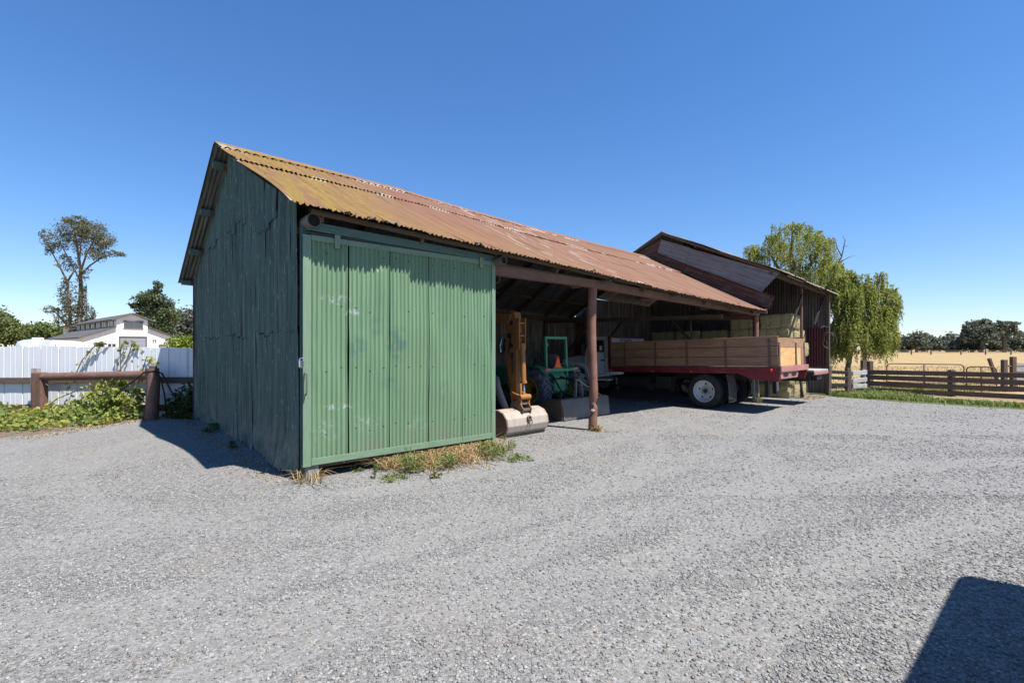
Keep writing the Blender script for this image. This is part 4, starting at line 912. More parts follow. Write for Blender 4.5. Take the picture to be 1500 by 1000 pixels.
mb.tube([(-.02,-.11,1.65),(.0,-.15,1.35),(-.05,-.12,1.15)],.012,6); mb.build('hydraulic_hose',M['hose'],bh,True)
mb=MB(); mb.tube([(.34,.12,2.0),(.40,.15,1.75),(.38,.15,1.62)],.014,6); mb.build('hydraulic_pipe',M['chrome'],bh,True)
mb=MB(); mb.prism([(.12,.11,2.38),(.2,.11,2.2),(1.2,.11,2.30),(1.8,.11,1.9),(2.25,.11,.75),(2.45,.11,.8),(2.05,.11,2.1),(1.3,.11,2.52)],(0,-.22,0)); mb.build('boom',M['hoe_yellow'],bh,bevel=.01)
mb=MB(); mb.box((2.45,0,.7),(.3,.4,.9)); mb.box((2.7,0,.6),(.25,1.3,.5)); mb.build('swing_post',M['hoe_yellow'],bh,bevel=.02)
mb=MB(); mb.box((3.9,0,.85),(2.3,.62,.6)); mb.prism([(3.9,.33,1.1),(5.05,.33,1.1),(5.05,.33,1.5),(4.0,.33,1.6)],(0,-.66,0)); mb.build('machine_body',M['hoe_yellow'],bh,bevel=.03)
mb=MB(); mb.box((3.3,0,1.25),(.5,.5,.12)); mb.box((3.55,0,1.55),(.12,.5,.5)); mb.build('seat',M['rubber'],bh,bevel=.03)
for y,sd in ((.62,1),(-.62,-1)): wheel(bh,(3.3,y,.6),.57,.36,sd,M['rim_yellow'],lugs=16,tyremat=M['rubber_dusty']); wheel(bh,(4.8,y,.37),.36,.24,sd,M['rim_yellow'],tyremat=M['rubber_dusty'])
pts=[tolocal(bh,at(*q)) for q in ((727,553,10.9),(729,568,10.8),(734,583,10.7),(741,599,10.6))]
mb=MB(); mb.tube(pts,[.07,.08,.085,.07],10); mb.tube([tolocal(bh,at(727,553,10.9)),(2.6,.3,.9)],.06,8); mb.build('stabilizer_leg',M['bucket'],bh,True)

# ---- the parked van beside the camera: only its shadow reaches the picture
ub=math.atan2(UX.y,UX.x)
van=thing('parked_van','boxy vehicle parked right of the camera, only its round cornered shadow lies on the gravel','van',(4.53,2.93,0),ub)
mb=MB(); vh=2.4
mb.prism([(0,0,.45),(0,0,vh-.12),(-.04,0,vh-.03),(-.14,0,vh),(-5.0,0,vh),(-5.1,0,vh-.1),(-5.1,0,.4)],(0,-2.0,0)); vb=mb.build('body',M['white_gloss'],van,bevel=.10)
for (a,b) in ((-1.4,-.3),(-2.9,-1.7)): 
    mb=MB(); mb.prism([(a,.003,1.35),(b,.003,1.35),(b-.05,.003,2.0),(a+.05,.003,2.0)],(0,-.006,0)); mb.build('side_window',M['glass'],vb)
mb=MB(); mb.prism([(.006,-.2,1.3),(.006,-1.8,1.3),(-.0,-1.75,2.1),(-.0,-.25,2.1)],(-.01,0,0)); mb.build('rear_window',M['glass'],vb)
for x in (-1.0,-4.2):
    for y,sd in ((-.12,1),(-1.88,-1)): wheel(van,(x,y,.36),.36,.22,sd,M['silver'],dish=.1)
for y in (-.12,-1.88): b=MB(); b.box((.01,y,1.0),(.05,.14,.4)); b.build('tail_lamp',M['lamp_red'],van,bevel=.02)

# ================================================================== GROUND
def sheet(name, pts, z, mat):
    me=bpy.data.meshes.new(name); me.from_pydata([(p[0],p[1],z) for p in pts],[],[list(range(len(pts)))]); me.materials.append(mat); me.update()
    if me.polygons[0].normal.z<0: me.flip_normals()
    o=bpy.data.objects.new(name,me); COL.objects.link(o); return tag(o,kind='structure')
def rough_edge(pts, step=.35, amp=.12):
    out=[]
    for a,b in zip(pts,pts[1:]+pts[:1]):
        a=Vector((*a,0)); b=Vector((*b,0)); n=max(1,int((b-a).length/step)) if (b-a).length<14 else 1
        for i in range(n):
            p=lerp(a,b,i/n); q=mnoise.noise_vector(p*1.7)*amp+mnoise.noise_vector(p*5)*amp*.5
            out.append((p.x+q.x,p.y+q.y))
    return out
sheet('field',[(1500*math.cos(t),1500*math.sin(t)) for t in np.linspace(0,2*math.pi,64,endpoint=False)],-.016,M['field'])
yard=[(-30,-12),(40,-12),(22,5),(17,10.4),(14.2,13.3),(12.1,15.4),(11.3,17.0),(11.0,20),(9,24),(-5,24),(-8.1,12.7),(-8.75,11.5),(-9.25,10.2),(-9.75,8.9),(-11.2,6.5),(-14,2)]
sheet('soil',rough_edge([(-45,-12),(-8,4),(-7.6,12),(-7.9,13.5),(-45,16)],.5,.1),-.011,M['soil'])
sheet('verge_ground',rough_edge([(11.0,16.2),(12.0,15.0),(14.2,13.0),(17.2,10.0),(22,4.6),(24,8),(18.5,13.2),(16.3,16.9),(14.2,18.8),(12.2,19.4),(11.2,18.6)],.4,.15),-.008,M['verge'])
sheet('sandy_strip',rough_edge([(13.2,16.6),(14.6,15.2),(15.9,14.2),(18,12.6),(19.6,14.0),(17.2,17.5),(14.2,18.6)],.4,.15),-.004,M['sand'])
g=sheet('gravel_yard',rough_edge(yard,.3,.16),0,M['gravel'])
# loose stones, dense near the camera
def stones(n, x0,x1,y0,y1,s0,s1):
    P=np.stack([rng.uniform(x0,x1,n),rng.uniform(y0,y1,n)],1); ok=np.abs(P[:,0])<P[:,1]*1.12+.4; P=P[ok]
    # keep off the barn footprint and van side
    rel=P-np.array([C0.x,C0.y]); uu=(rel[:,0]*.735+rel[:,1]*.677)/.9987; vv=(rel[:,1]*.76-rel[:,0]*.65)/.9987
    tk=np.zeros(len(P),bool)
    for cx,cy,r,w in TRACKS: tk|=np.abs(np.hypot(P[:,0]-cx,P[:,1]-cy)-r)<w*.85
    nz=np.array([mnoise.noise(Vector((a*.8,b*1.1,3))) for a,b in P]); keep=rng.random(len(P))<np.where(tk,.30,np.clip(.6+nz*.8,.3,1))
    P=P[~((vv>-.05)&(uu<3.1)&(uu>-.15))&~((vv>2.5))&keep]
    n=len(P); base=np.array([(1,0,0),(.3,.95,0),(-.8,.6,0),(-.8,-.6,0),(.3,-.95,0),(.25,.1,.75),(-.35,-.2,.7),(-.1,.05,-.6)])
    tri=np.array([(0,1,5),(1,2,5),(2,6,5),(2,3,6),(3,4,6),(4,0,5),(4,5,6),(1,0,7),(2,1,7),(3,2,7),(4,3,7),(0,4,7)])
    v=np.repeat(base[None],n,0)*(1+rng.normal(size=(n,8,3))*.22)
    s=s0*(s1/s0)**(rng.random(n)**2.2); v*=s[:,None,None]*np.array([1,1,.75])
    a=rng.uniform(0,6.28,n); ca,sa=np.cos(a),np.sin(a)
    t=rng.normal(size=n)*.35
    v2=np.empty_like(v); v2[:,:,0]=v[:,:,0]; v2[:,:,1]=v[:,:,1]*np.cos(t)[:,None]-v[:,:,2]*np.sin(t)[:,None]; v2[:,:,2]=v[:,:,1]*np.sin(t)[:,None]+v[:,:,2]*np.cos(t)[:,None]
    x=v2[:,:,0]*ca[:,None]-v2[:,:,1]*sa[:,None]; y=v2[:,:,0]*sa[:,None]+v2[:,:,1]*ca[:,None]
    V=np.stack([x+P[:,0:1],y+P[:,1:2],v2[:,:,2]+(s*.18)[:,None]],2).reshape(-1,3)
    Q=(tri[None]+np.arange(n)[:,None,None]*8).reshape(-1,3); U=np.repeat(np.stack([rng.random(n),rng.random(n)],1),36,0)
    return V,Q,U
V_,Q_,U_=join_np([stones(70000,-3.6,3.8,2.2,3.6,.003,.0135),stones(90000,-6,6.2,3.4,5.6,.004,.0145),stones(70000,-10,10,5.4,9.5,.0055,.018),stones(26000,-14,15,9,16,.009,.024)])
tag(np_obj('loose_gravel',V_,Q_,M['stones'],None,U_),'loose grey crushed stone spread over the yard','gravel',kind='stuff')

# ================================================================== LEFT: FENCE, PIPE RAIL, BRAMBLES
FY=12.12
fe=thing('steel_fence','tall white ribbed steel sheet fence with brown rails behind the pipe barrier','fence',(-7.6,FY,0))
org=Vector((-7.6,FY,0)); x=-7.2; k=0
while x>-26:
    w=.92; mb=MB(); zt=1.735+.012*math.sin(k*1.9)-(.03 if k<2 else 0)+R(-.006,.006); zb=.06; yo=R(-.008,.008); N=2
    pr=[]; 
    for i in range(N):                                                 # flat pans with raised ribs and faint swages
        a=x-w*i/N
        pr+= [(a+.004,0),(a-.004,.022),(a-.022,.022),(a-.034,0),(a-.20,0),(a-.205,-.004),(a-.225,-.004),(a-.23,0),(a-.32,0),(a-.325,-.004),(a-.345,-.004),(a-.35,0)]
    pr.append((x-w-.004,0)); L=0
    for (a,b) in zip(pr,pr[1:]):
        l=math.hypot(b[0]-a[0],b[1]-a[1])
        mb.face([(a[0],FY+a[1]+yo,zb),(b[0],FY+b[1]+yo,zb),(b[0],FY+b[1]+yo,zt),(a[0],FY+a[1]+yo,zt)],[(x+L,0),(x+L+l,0),(x+L+l,1.7),(x+L,1.7)]); L+=l
    mb.build('sheet',M['white_steel'],fe,False,org=org); x-=w; k+=1
for z,yo in ((.90,-.045),(.22,-.045)):
    xx=-7.3
    while xx>-25: 
        l=R(2.8,3.2); MB().beam((xx,FY+yo,z+R(-.01,.01)),(xx-l+.01,FY+yo,z+R(-.01,.01)),.05,.15).build('rail',M['wood_fence'],fe,bevel=.006,org=org); xx-=l
for xx in (-8.75,-12.1,-15.2,-18.4,-21.5): MB().box((xx,FY+.1,.75),(.12,.12,1.6)).build('fence_post',M['wood_fence'],fe,org=org)
pb=thing('pipe_barrier','rusty brown pipe rail welded between two thick posts in front of white fence','barrier',(-10.1,11.75,0)); org=Vector((-10.1,11.75,0))
a=gr(228,613); b=gr(60,606.5); a.z=b.z=0; a.y=11.55; b.y=11.72; a.x=-8.6; b.x=-11.45
ar=MB(); ar.tube([a+Vector((-.02,0,-.1)),a+Vector((.03,0,.8)),a+Vector((.0,0,1.22))],.138,20); ar.build('post',M['brown_pipe'],pb,'auto',org=org)
ar=MB(); ar.beam(b+Vector((0,0,-.1)),b+Vector((0,0,1.12)),.26,.2,(0,1,0)); ar.build('post',M['brown_pipe'],pb,bevel=.03,org=org)
ar=MB(); ar.beam(b+Vector((-.2,.1,-.1)),b+Vector((-.19,.1,1.22)),.16,.10,(0,1,0)); ar.build('side_plank',M['wood_white'],pb,bevel=.008,org=org)
ar=MB(); ar.beam(a+Vector((-.16,.16,-.1)),a+Vector((-.1,.16,1.28)),.14,.10,(0,1,0)); ar.build('side_plank',M['wood_fence'],pb,bevel=.008,org=org)
ar=MB(); ar.tube([b+Vector((.1,-.02,1.01)),b+Vector((1.5,0,1.035)),a+Vector((-.06,0,1.06))],[.095,.10,.108],20); ar.build('top_pipe',M['brown_pipe'],pb,'auto',org=org)
ar=MB(); ar.tube([b+Vector((.14,-.05,.90)),b+Vector((.26,-.05,.80))],.02,6); ar.build('bracket',M['brown_pipe'],pb,org=org)
hs=MB(); p=a; hs.tube([p+Vector(q) for q in ((-.95,-.15,.35),(-.6,-.16,.72),(-.2,-.17,1.02),(-.05,-.18,1.14),(.12,-.1,1.18),(.2,0,1.0),(.22,.1,.6),(.24,.15,.1))],.018,7)
hs.tube([p+Vector(q) for q in ((.1,-.05,1.16),(.2,.05,1.1),(.35,.12,.7),(.55,.15,.35),(.65,.12,.02))],.02,7); c=a.copy()
tag(hs.build('black_hose',M['hose'],None,True,org=c,loc=c),'black hose draped over the right post of the pipe barrier','hose')

def vine_bush(name,label,blobs,canes,mat,leaf,group=None):
    c0=Vector((blobs[0][0],blobs[0][1],0)); o=thing(name,label,'bush',c0,0,group); Ps=[]
    for (x,y,z,rx,ry,rz,n,k) in blobs:
        p=blob_points((x,y,z),(rx,ry,rz),n,k,.20); p[:,2]=np.maximum(p[:,2],.02); Ps.append(p)
    mb=MB()
    for pts in canes:
        mb.tube(pts,[.012]*(len(pts)-1)+[.005],5,False)
        P=np.array([list(p) for p in pts]); t=rng.uniform(0,len(pts)-1.01,34); i=t.astype(int); f=(t-i)[:,None]
        Ps.append(P[i]*(1-f)+P[i+1]*f+rng.normal(size=(34,3))*.05)
    P=np.concatenate(Ps)-np.array(c0); V,Q,U=leaf_quads(P,leaf,.72,np.array([0,-.35,.1]),.8,up=.15)
    # patches of yellowing leaves
    r=np.array([.5+.5*mnoise.noise(Vector(p)*1.6+Vector((3,1,0))) for p in P]); U[:,0]=np.clip(np.repeat(r*.75+rng.random(len(P))*.42-.10,4),0,1)
    np_obj('foliage',V,Q,mat,o,U); mb.pieces('cane',M['cane'],o,True,org=c0); return o
def cane(p,*rel): 
    p=Vector(p); return [p]+[p+Vector(q) for q in rel]
vine_bush('bramble_bush','sprawling bramble with yellowing leaves climbing through the pipe barrier to the fence top',
  [(-10.3,11.3,.16,.9,.6,.20,900,50),(-9.8,11.6,.42,.5,.35,.36,760,46),(-9.35,11.6,.30,.42,.4,.32,520,30),(-9.75,11.8,.80,.28,.2,.2,170,14),(-11.2,11.0,.15,.8,.8,.17,900,50),(-12.3,10.4,.2,1.1,1.1,.22,1500,70),(-10.6,10.5,.10,1.0,.7,.13,800,50),(-11.7,9.7,.12,1.3,.8,.17,1200,60),(-13.6,11.2,.3,1.2,1.2,.3,1100,60),(-9.35,10.9,.08,.35,.5,.10,240,20),(-10.5,11.8,.40,.3,.2,.2,160,12),(-9.2,11.7,.60,.25,.2,.18,150,10)],
  [cane((-9.8,11.85,.5),(.1,.0,.5),(.25,.15,.95),(.35,.2,1.35),(.55,.2,1.15)),cane((-9.6,11.88,.6),(-.1,.1,.6),(-.15,.15,1.1),(.0,.15,1.3)),cane((-10.9,11.88,.7),(.2,.15,.7),(.5,.15,1.05),(.8,.15,1.2)),cane((-9.4,11.9,.5),(.2,.1,.6),(.3,.15,1.0),(.55,.1,.8)),cane((-12.6,11.2,.3),(.1,0,.4),(.3,.1,.55)),cane((-11.4,11.7,.2),(.5,-.1,.3),(1.2,-.2,.55),(1.9,-.2,.75))],M['bramble'],.095)
vine_bush('shaded_bramble','dark green bramble in the barn shadow between the pipe post and the barn wall',
  [(-7.95,11.75,.42,.28,.18,.36,640,30),(-8.2,11.8,.2,.3,.18,.22,360,20),(-7.75,11.6,.25,.14,.16,.25,220,14)],[cane((-8.0,11.8,.1),(.1,0,.5),(.2,-.05,.9))],M['bramble_shaded'],.09)
def weed(name,label,x,y,r,h,n,mat,leaf=.045,group='green weeds along the barn'):
    c=Vector((x,y,0)); o=thing(name,label,'weed',c,R(0,6),group); P=blob_points((0,0,h*.5),(r,r,h*.55),n,max(4,n//22),.2); P[:,2]=np.abs(P[:,2])
    V,Q,U=leaf_quads(P,leaf,.45,np.array([0,0,.6]),.9); np_obj('leaves',V,Q,mat,o,U)
    mb=MB()
    for k in range(9): 
        a=R(0,6.28); mb.tube([(0,0,0),(r*.4*math.cos(a),r*.4*math.sin(a),h*.5),(r*.8*math.cos(a),r*.8*math.sin(a),h*R(.7,1.05))],.004,4,False)
    mb.build('stems',M['weed'],o); return o
def blades(P, h, lean=.5, w=.007):
    n=len(P); a=rng.uniform(0,6.28,n); hh=h*rng.uniform(.4,1.2,n); l=np.abs(rng.normal(size=n))*lean*hh
    dx=np.cos(a)*l; dy=np.sin(a)*l; wx=-np.sin(a)*w; wy=np.cos(a)*w; z=P[:,2]
    v=np.stack([np.stack([P[:,0]-wx,P[:,1]-wy,z],1),np.stack([P[:,0]+wx,P[:,1]+wy,z],1),
       np.stack([P[:,0]+dx*.35+wx*.8,P[:,1]+dy*.35+wy*.8,z+hh*.6],1),np.stack([P[:,0]+dx*.35-wx*.8,P[:,1]+dy*.35-wy*.8,z+hh*.6],1),
       np.stack([P[:,0]+dx+wx*.2,P[:,1]+dy+wy*.2,z+hh*(1-.25*lean)],1),np.stack([P[:,0]+dx-wx*.2,P[:,1]+dy-wy*.2,z+hh*(1-.25*lean)],1)],1).reshape(-1,3)
    i=np.arange(n)[:,None]*6; Q=np.concatenate([i+np.array([[0,1,2,3]]),i+np.array([[3,2,4,5]])],1).reshape(-1,4)
    U=np.repeat(np.stack([rng.random(n),rng.random(n)*.6],1),8,0); return v,Q,U
# weeds beneath the door (pixel measured ground spots)
wd=[('bushy green weed at the left end of the dry grass under the door',600,690,.22,.26,560),('low green weed in the middle of the dry grass under the door',650,686,.2,.2,420),('round green weed near the right footing of the door',722,672,.22,.26,560),('flat pale weed spreading right of the round weed on gravel',762,674,.22,.07,260),('slender grey green weed beside the right footing of the door',745,660,.12,.22,120),('flat yellow green weed left of the bushy weed on gravel',575,703,.16,.06,220),('tall thin weed standing alone left of the dry grass',549,700,.05,.17,50),('small weed on gravel in front of the dry grass',640,700,.08,.07,100),('tiny green sprout by the left door footing',520,690,.10,.05,70)]
for l,px,py,r,h,n in wd: p=gr(px,py); weed('weed',l,p.x,p.y,r,h,n,M['weed'],.04)
for l,px,py,r,h,n in (('leafy weed at the foot of the gable wall in shade',312,632,.18,.2,160),('second shaded weed a step nearer along the gable foot',345,655,.12,.10,90),('green weed growing under the truck tail by the bleached strut',1113,590,.10,.20,90),('green weed by the shed corner next to the gate post',1222,580,.2,.3,200),('bushy weed at the fence post by the willow',1262,576,.45,.32,700)):
    p=gr(px,py); weed('weed',l,p.x,p.y,r,h,n,M['bramble_shaded'] if 'shade' in l else M['weed'],.055)
P=[]
for k in range(1900):
    t=R(0,1)**.8; p=W(lerp(.9,2.95,t),-.05-abs(random.gauss(0,.30))*(1.2-abs(t-.5)),0); P.append(p)
for k in range(50): p=W(R(-.2,.1),-.2+random.gauss(0,.08),0); P.append(p)
P=np.array([list(p) for p in P]); A=blades(P,.24,1.6,.0055); P2=P[:900]+np.array([.02,.0,0]); B_=blades(P2,.10,2.0,.006)
tag(np_obj('dry_grass',*[j for j in join_np([A,B_])][:2],M['straw'],None,join_np([A,B_])[2]),'dry straw coloured grass growing from under the green door','grass',kind='stuff')
P=np.array([list(W(5.73,0,0)+Vector((R(-.02,.16),R(-.16,.05),0))) for k in range(150)]); A=blades(P,.16,.9,.006)
P=np.array([list(W(5.73,0,0)+Vector((R(.0,.6),R(-.3,-.1),0))) for k in range(60)]); B_=blades(P,.05,2,.006); J=join_np([A,B_])
tag(np_obj('dry_tuft',J[0],J[1],M['straw'],None,J[2]),'small tuft of dry straw at the foot of the dented pipe post','grass tuft')
# thin edge of dirt and litter at the gable foot
P=np.array([list(W(-.2-abs(random.gauss(0,.15)),R(0,7.2),.008)) for k in range(500)]); V,Q,U=leaf_quads(P,.05,.35,up=.8)
tag(np_obj('leaf_litter',V,Q,M['straw'],None,U),'dead leaves and chips along the foot of the gable wall','litter',kind='stuff')
P=np.array([list(p) for p in [Vector((-8.9+R(-.25,.35)-.03*k*0,9.0+R(0,3.0),.01)) for k in range(700)]]); P[:,0]-= (12-P[:,1])*.12; V,Q,U=leaf_quads(P,.05,.35,up=.8)
tag(np_obj('leaf_litter',V,Q,M['straw'],None,U),'brown leaf litter along the gravel edge below the brambles','litter',kind='stuff')

# ================================================================== RIGHT: RAIL FENCES, GATES, VERGE
def rail_fence(name,label,pts,zs,post_h,mat,bw=.17,pw=.16,extra=()):
    c=Vector((pts[0][0],pts[0][1],0)); o=thing(name,label,'fence',c)
    for p in pts: MB().beam((p[0],p[1],-.1),(p[0]+R(-.01,.01),p[1],post_h+R(-.02,.03)),pw,pw,(1,0,0)).build('post',mat,o,bevel=.01,org=c)
    for a,b in zip(pts,pts[1:]):
        for z in zs:
            n=(Vector((b[0]-a[0],b[1]-a[1],0)).normalized()).cross(Vector((0,0,1)))*(.10)
            MB().beam(Vector((a[0],a[1],z+R(-.02,.02)))+n,Vector((b[0],b[1],z+R(-.02,.02)))+n,.04,bw).build('rail',mat,o,bevel=.006,org=c)
    return o
zs=(.10,.34,.58,.80)
rail_fence('rail_fence','long weathered brown four rail fence between the yard and dry field',[(13.75,18.9),(15.6,17.15),(17.3,15.6),(19.2,13.9),(21,12.2)],zs,.92,M['wood_fence'])
p1=gr(1392,580)
rail_fence('corner_rails','short dark board fence joining hay shed corner to the willow post',[(11.75,17.95),(12.3,17.7)],(.35,.6,.82),.98,M['wood_fence'],.12,.14)
rail_fence('bleached_rails','short panel of bleached pale boards beside the willow post',[(12.4,17.75),(13.35,18.35)],(.30,.52,.78),.9,M['wood_white'],.16,.1)
o=thing('fence_post','pair of stout grey timber posts where the rail fence starts','post',(13.85,19.05,0))
for dx,h in ((0,1.28),(.27,1.25)): MB().box((dx,0,h/2-.05),(.15,.15,h)).build('timber',M['wood_fence'],o,bevel=.01)
tag(MB().beam((0,0,-.05),(.02,0,1.05),.10,.10,(1,0,0)).build('gate_post',M['pipe_grey'],None,bevel=.01,loc=(11.55,17.6,0)),'thin grey steel post beside the hay shed corner','post')
def tube_gate(label,a,b,h):
    a=Vector(a); b=Vector(b); c=a.copy(); o=thing('tube_gate',label,'gate',c,0,'tubular field gates'); d=(b-a).normalized(); L=(b-a).length
    def q(s,z): return d*s+Vector((0,0,z))
    mb=MB(); r=.12; mb.tube([q(0,.15),q(0,h-r),q(r*.3,h-r*.3),q(r,h),q(L-r,h),q(L-r*.3,h-r*.3),q(L,h-r),q(L,.15),q(0,.15)],.022,8,False); mb.build('frame',M['brown_pipe'],o,True)
    mb=MB(); 
    for z in (.35,.58,.80): mb.tube([q(0,z),q(L,z)],.014,6)
    for s in (L*.5,): mb.box(q(s,h*.55),(.06,.03,h*.85),math.atan2(d.y,d.x))
    mb.pieces('bar',M['brown_pipe'],o,True); return o
tube_gate('wide tubular steel gate behind the rail fence, left of the middle post',(15.2,19.6,0),(17.3,18.5,0),1.08)
tube_gate('narrow tubular steel gate behind the rail fence, right of the middle post',(17.35,18.45,0),(17.95,17.9,0),1.0)
o=thing('stock_ramp','pale board chute with leaning dark posts at the right edge beyond the rail fence','stock chute',(20.0,19.2,0))
mb=MB(); mb.box((.9,0,.75),(2.0,.05,.75)); mb.build('side_board',M['wood_white'],o,bevel=.01)
mb=MB(); mb.beam((-.7,0,.35),(-1.05,0,1.3),.1,.1); mb.build('leaning_post',M['wood_fence'],o,bevel=.01)
for dx,h in ((-.55,1.3),(-.2,1.42),(.75,1.55)): MB().box((dx,-.1,h/2-.05),(.16,.14,h)).build('post',M['wood_fence'],o,bevel=.01)
MB().tube([(-.4,-.12,1.0),(1.9,-.12,1.0)],.03,8).build('rail',M['pipe_grey'],o)
ff=thing('field_fence','thin distant post fence crossing the far side of the dry field','fence',(90,128,0))
for k in range(34):
    x=-62+k*7.0+R(-1,1); MB().box((x,R(-.5,.5),.6),(.22,.22,1.45)).build('post',M['wood_fence'],ff)
mb=MB()
for z in (.5,.85,1.15): mb.tube([(-64,0,z),(180,0,z)],.03,5)
mb.pieces('wire',M['pipe_grey'],ff)
# verge grass
def poly_pts(n,fn): return np.array([fn() for _ in range(n)])
def vp():
    while True:
        t=R(0,1); s=random.gauss(0,.33); a=Vector((11.4,16.9)); 
        tab=[(0,(11.5,17.2)),(.25,(12.8,16.0)),(.6,(14.6,13.9)),(1,(17.6,10.6))]
        x=interp(t,[(q,w[0]) for q,w in tab]); y=interp(t,[(q,w[1]) for q,w in tab])
        return (x+s*.7+.25,y+s*.7+.25,0)
A=blades(poly_pts(9000,vp),.13,.7,.010); 
B_=blades(poly_pts(2500,lambda:(R(12,14.2),R(16.2,18.3),0)),.17,.7,.012)
C_=blades(poly_pts(2500,lambda:(R(14.5,19.5),R(18.8,22.5),0)),.14,.7,.014); J=join_np([A,B_,C_])
tag(np_obj('verge_grass',J[0],J[1],M['grass'],None,J[2]),'strip of green grass between gravel yard and rail fence','grass',kind='stuff')
D_=blades(poly_pts(9000,lambda:(R(10,45),R(19,45),0)),.16,.8,.016)
tag(np_obj('field_stubble',D_[0],D_[1],M['straw'],None,D_[2]),'dry golden stubble in the field beyond the fences','grass',kind='stuff')

# ================================================================== TREES
def px_tree(name,label,cat,d,limbs,blobs,leaf,lmat,bmat,base_px,clump=26,sig=.2,aspect=.5,group=None,droop=None,zfloor=.2):
    sc=d/F; c=Vector(((base_px-750)/F*d,d,0)); o=thing(name,label,cat,c,0,group)
    mb=MB()
    for pts,r0,r1 in limbs:
        n=len(pts); q=[]
        for i,(px,py) in enumerate(pts):
            p=at(px,py,d)-c; p.y+=R(-.25,.25)*sc*6*(i>0); q.append(p)
        mb.tube(q,[lerp(r0,r1,i/(n-1)) for i in range(n)],8)
    if limbs: mb.build('trunk',bmat,o,True)
    Ps=[]
    for (px,py,rx,ry,n) in blobs:
        p=at(px,py,d)-c; p.y+=R(-.5,.5)*rx*sc
        Ps.append(blob_points(p,(rx*sc,rx*sc*.8,ry*sc),n,max(3,n//clump),sig))
    P=np.concatenate(Ps); P[:,2]=np.maximum(P[:,2],zfloor)
    V,Q,U=leaf_quads(P,leaf,aspect,droop,.9 if droop is None else .45); np_obj('crown',V,Q,lmat,o,U); return o
px_tree('eucalyptus_tree','tall thin eucalyptus with open flat crown rising behind the white house','tree',95,
 [([(118,512),(118,470),(119,430),(117,395),(112,360),(107,332)],.5,.10),([(103,512),(102,450),(99,412),(88,390),(75,368),(64,345)],.30,.04),([(119,402),(130,389),(146,378),(166,372),(178,370)],.2,.04),([(118,398),(128,370),(140,350),(154,343)],.2,.04),([(117,410),(104,385),(90,360),(80,340)],.17,.04),([(104,482),(86,462),(72,448)],.25,.05),([(127,480),(127,418)],.14,.06),([(116,385),(120,355),(126,330)],.16,.03),([(99,412),(106,400),(114,392)],.2,.08)],
 [(105,335,23,14,1500),(134,338,21,14,1400),(152,352,15,13,900),(86,352,18,14,800),(120,354,28,17,1500),(166,371,13,5,340),(144,374,15,9,560),(96,385,15,12,520),(74,362,11,12,260),(98,432,10,26,1000),(119,440,9,34,1000),(102,460,16,15,900),(129,462,9,16,620),(76,453,11,6,300),(119,485,15,9,700),(110,322,17,6,560),(128,400,8,12,220),(66,345,6,9,110),(84,468,10,8,200)],.40,M['euc'],M['euc_bark'],118,10,.16,.42)
px_tree('dark_conifer','dark dense conifer behind the right end of the white house roof','tree',100,
 [([(222,515),(223,470),(226,430),(231,415)],.7,.1)],[(231,422,7,9,380),(222,437,16,10,900),(208,440,14,9,600),(238,445,12,12,700),(214,455,20,12,1200),(236,462,20,12,1100),(222,475,26,12,1500),(250,458,7,6,160),(196,447,8,6,160),(222,490,30,10,900)],.55,M['oak'],M['tree_bark'],222,16,.22,.55)
for i,(px,bl,lab) in enumerate(((8,[(5,478,22,22,2600),(-18,480,22,24,1500),(22,490,18,15,1500)],'big bushy bright green tree at the left edge behind the fence'),(52,[(50,490,26,16,2400),(74,488,18,13,1500),(95,490,14,13,900)],'rounded olive green bush between the left tree and the white house'),(-60,[(-60,485,40,26,2000)],'bushy green tree further left behind the fence'))):
    px_tree('bushy_tree',lab,'tree',112,[([(px,515),(px+1,495),(px+2,480)],.3,.1)],bl,.62,M['bush'],M['tree_bark'],px,22,.2,.6)
tag(px_tree('lime_hedge','clipped lime green hedge beside the right wall of the white house','hedge',66,[],[(270,502,14,7,900),(290,500,14,9,700),(262,505,6,5,300)],.35,M['hedge'],M['tree_bark'],272,40,.4,.6),kind=None)
px_tree('hill_wood','hazy olive green wooded slope behind the house and barn','wood',170,[],[(262,480,16,20,1500),(285,478,18,22,1500),(310,480,30,24,900),(250,470,8,12,500),(275,463,9,8,500),(290,490,20,14,900)],1.1,M['far'],M['tree_bark'],270,30,.25,.7)['kind']='stuff'
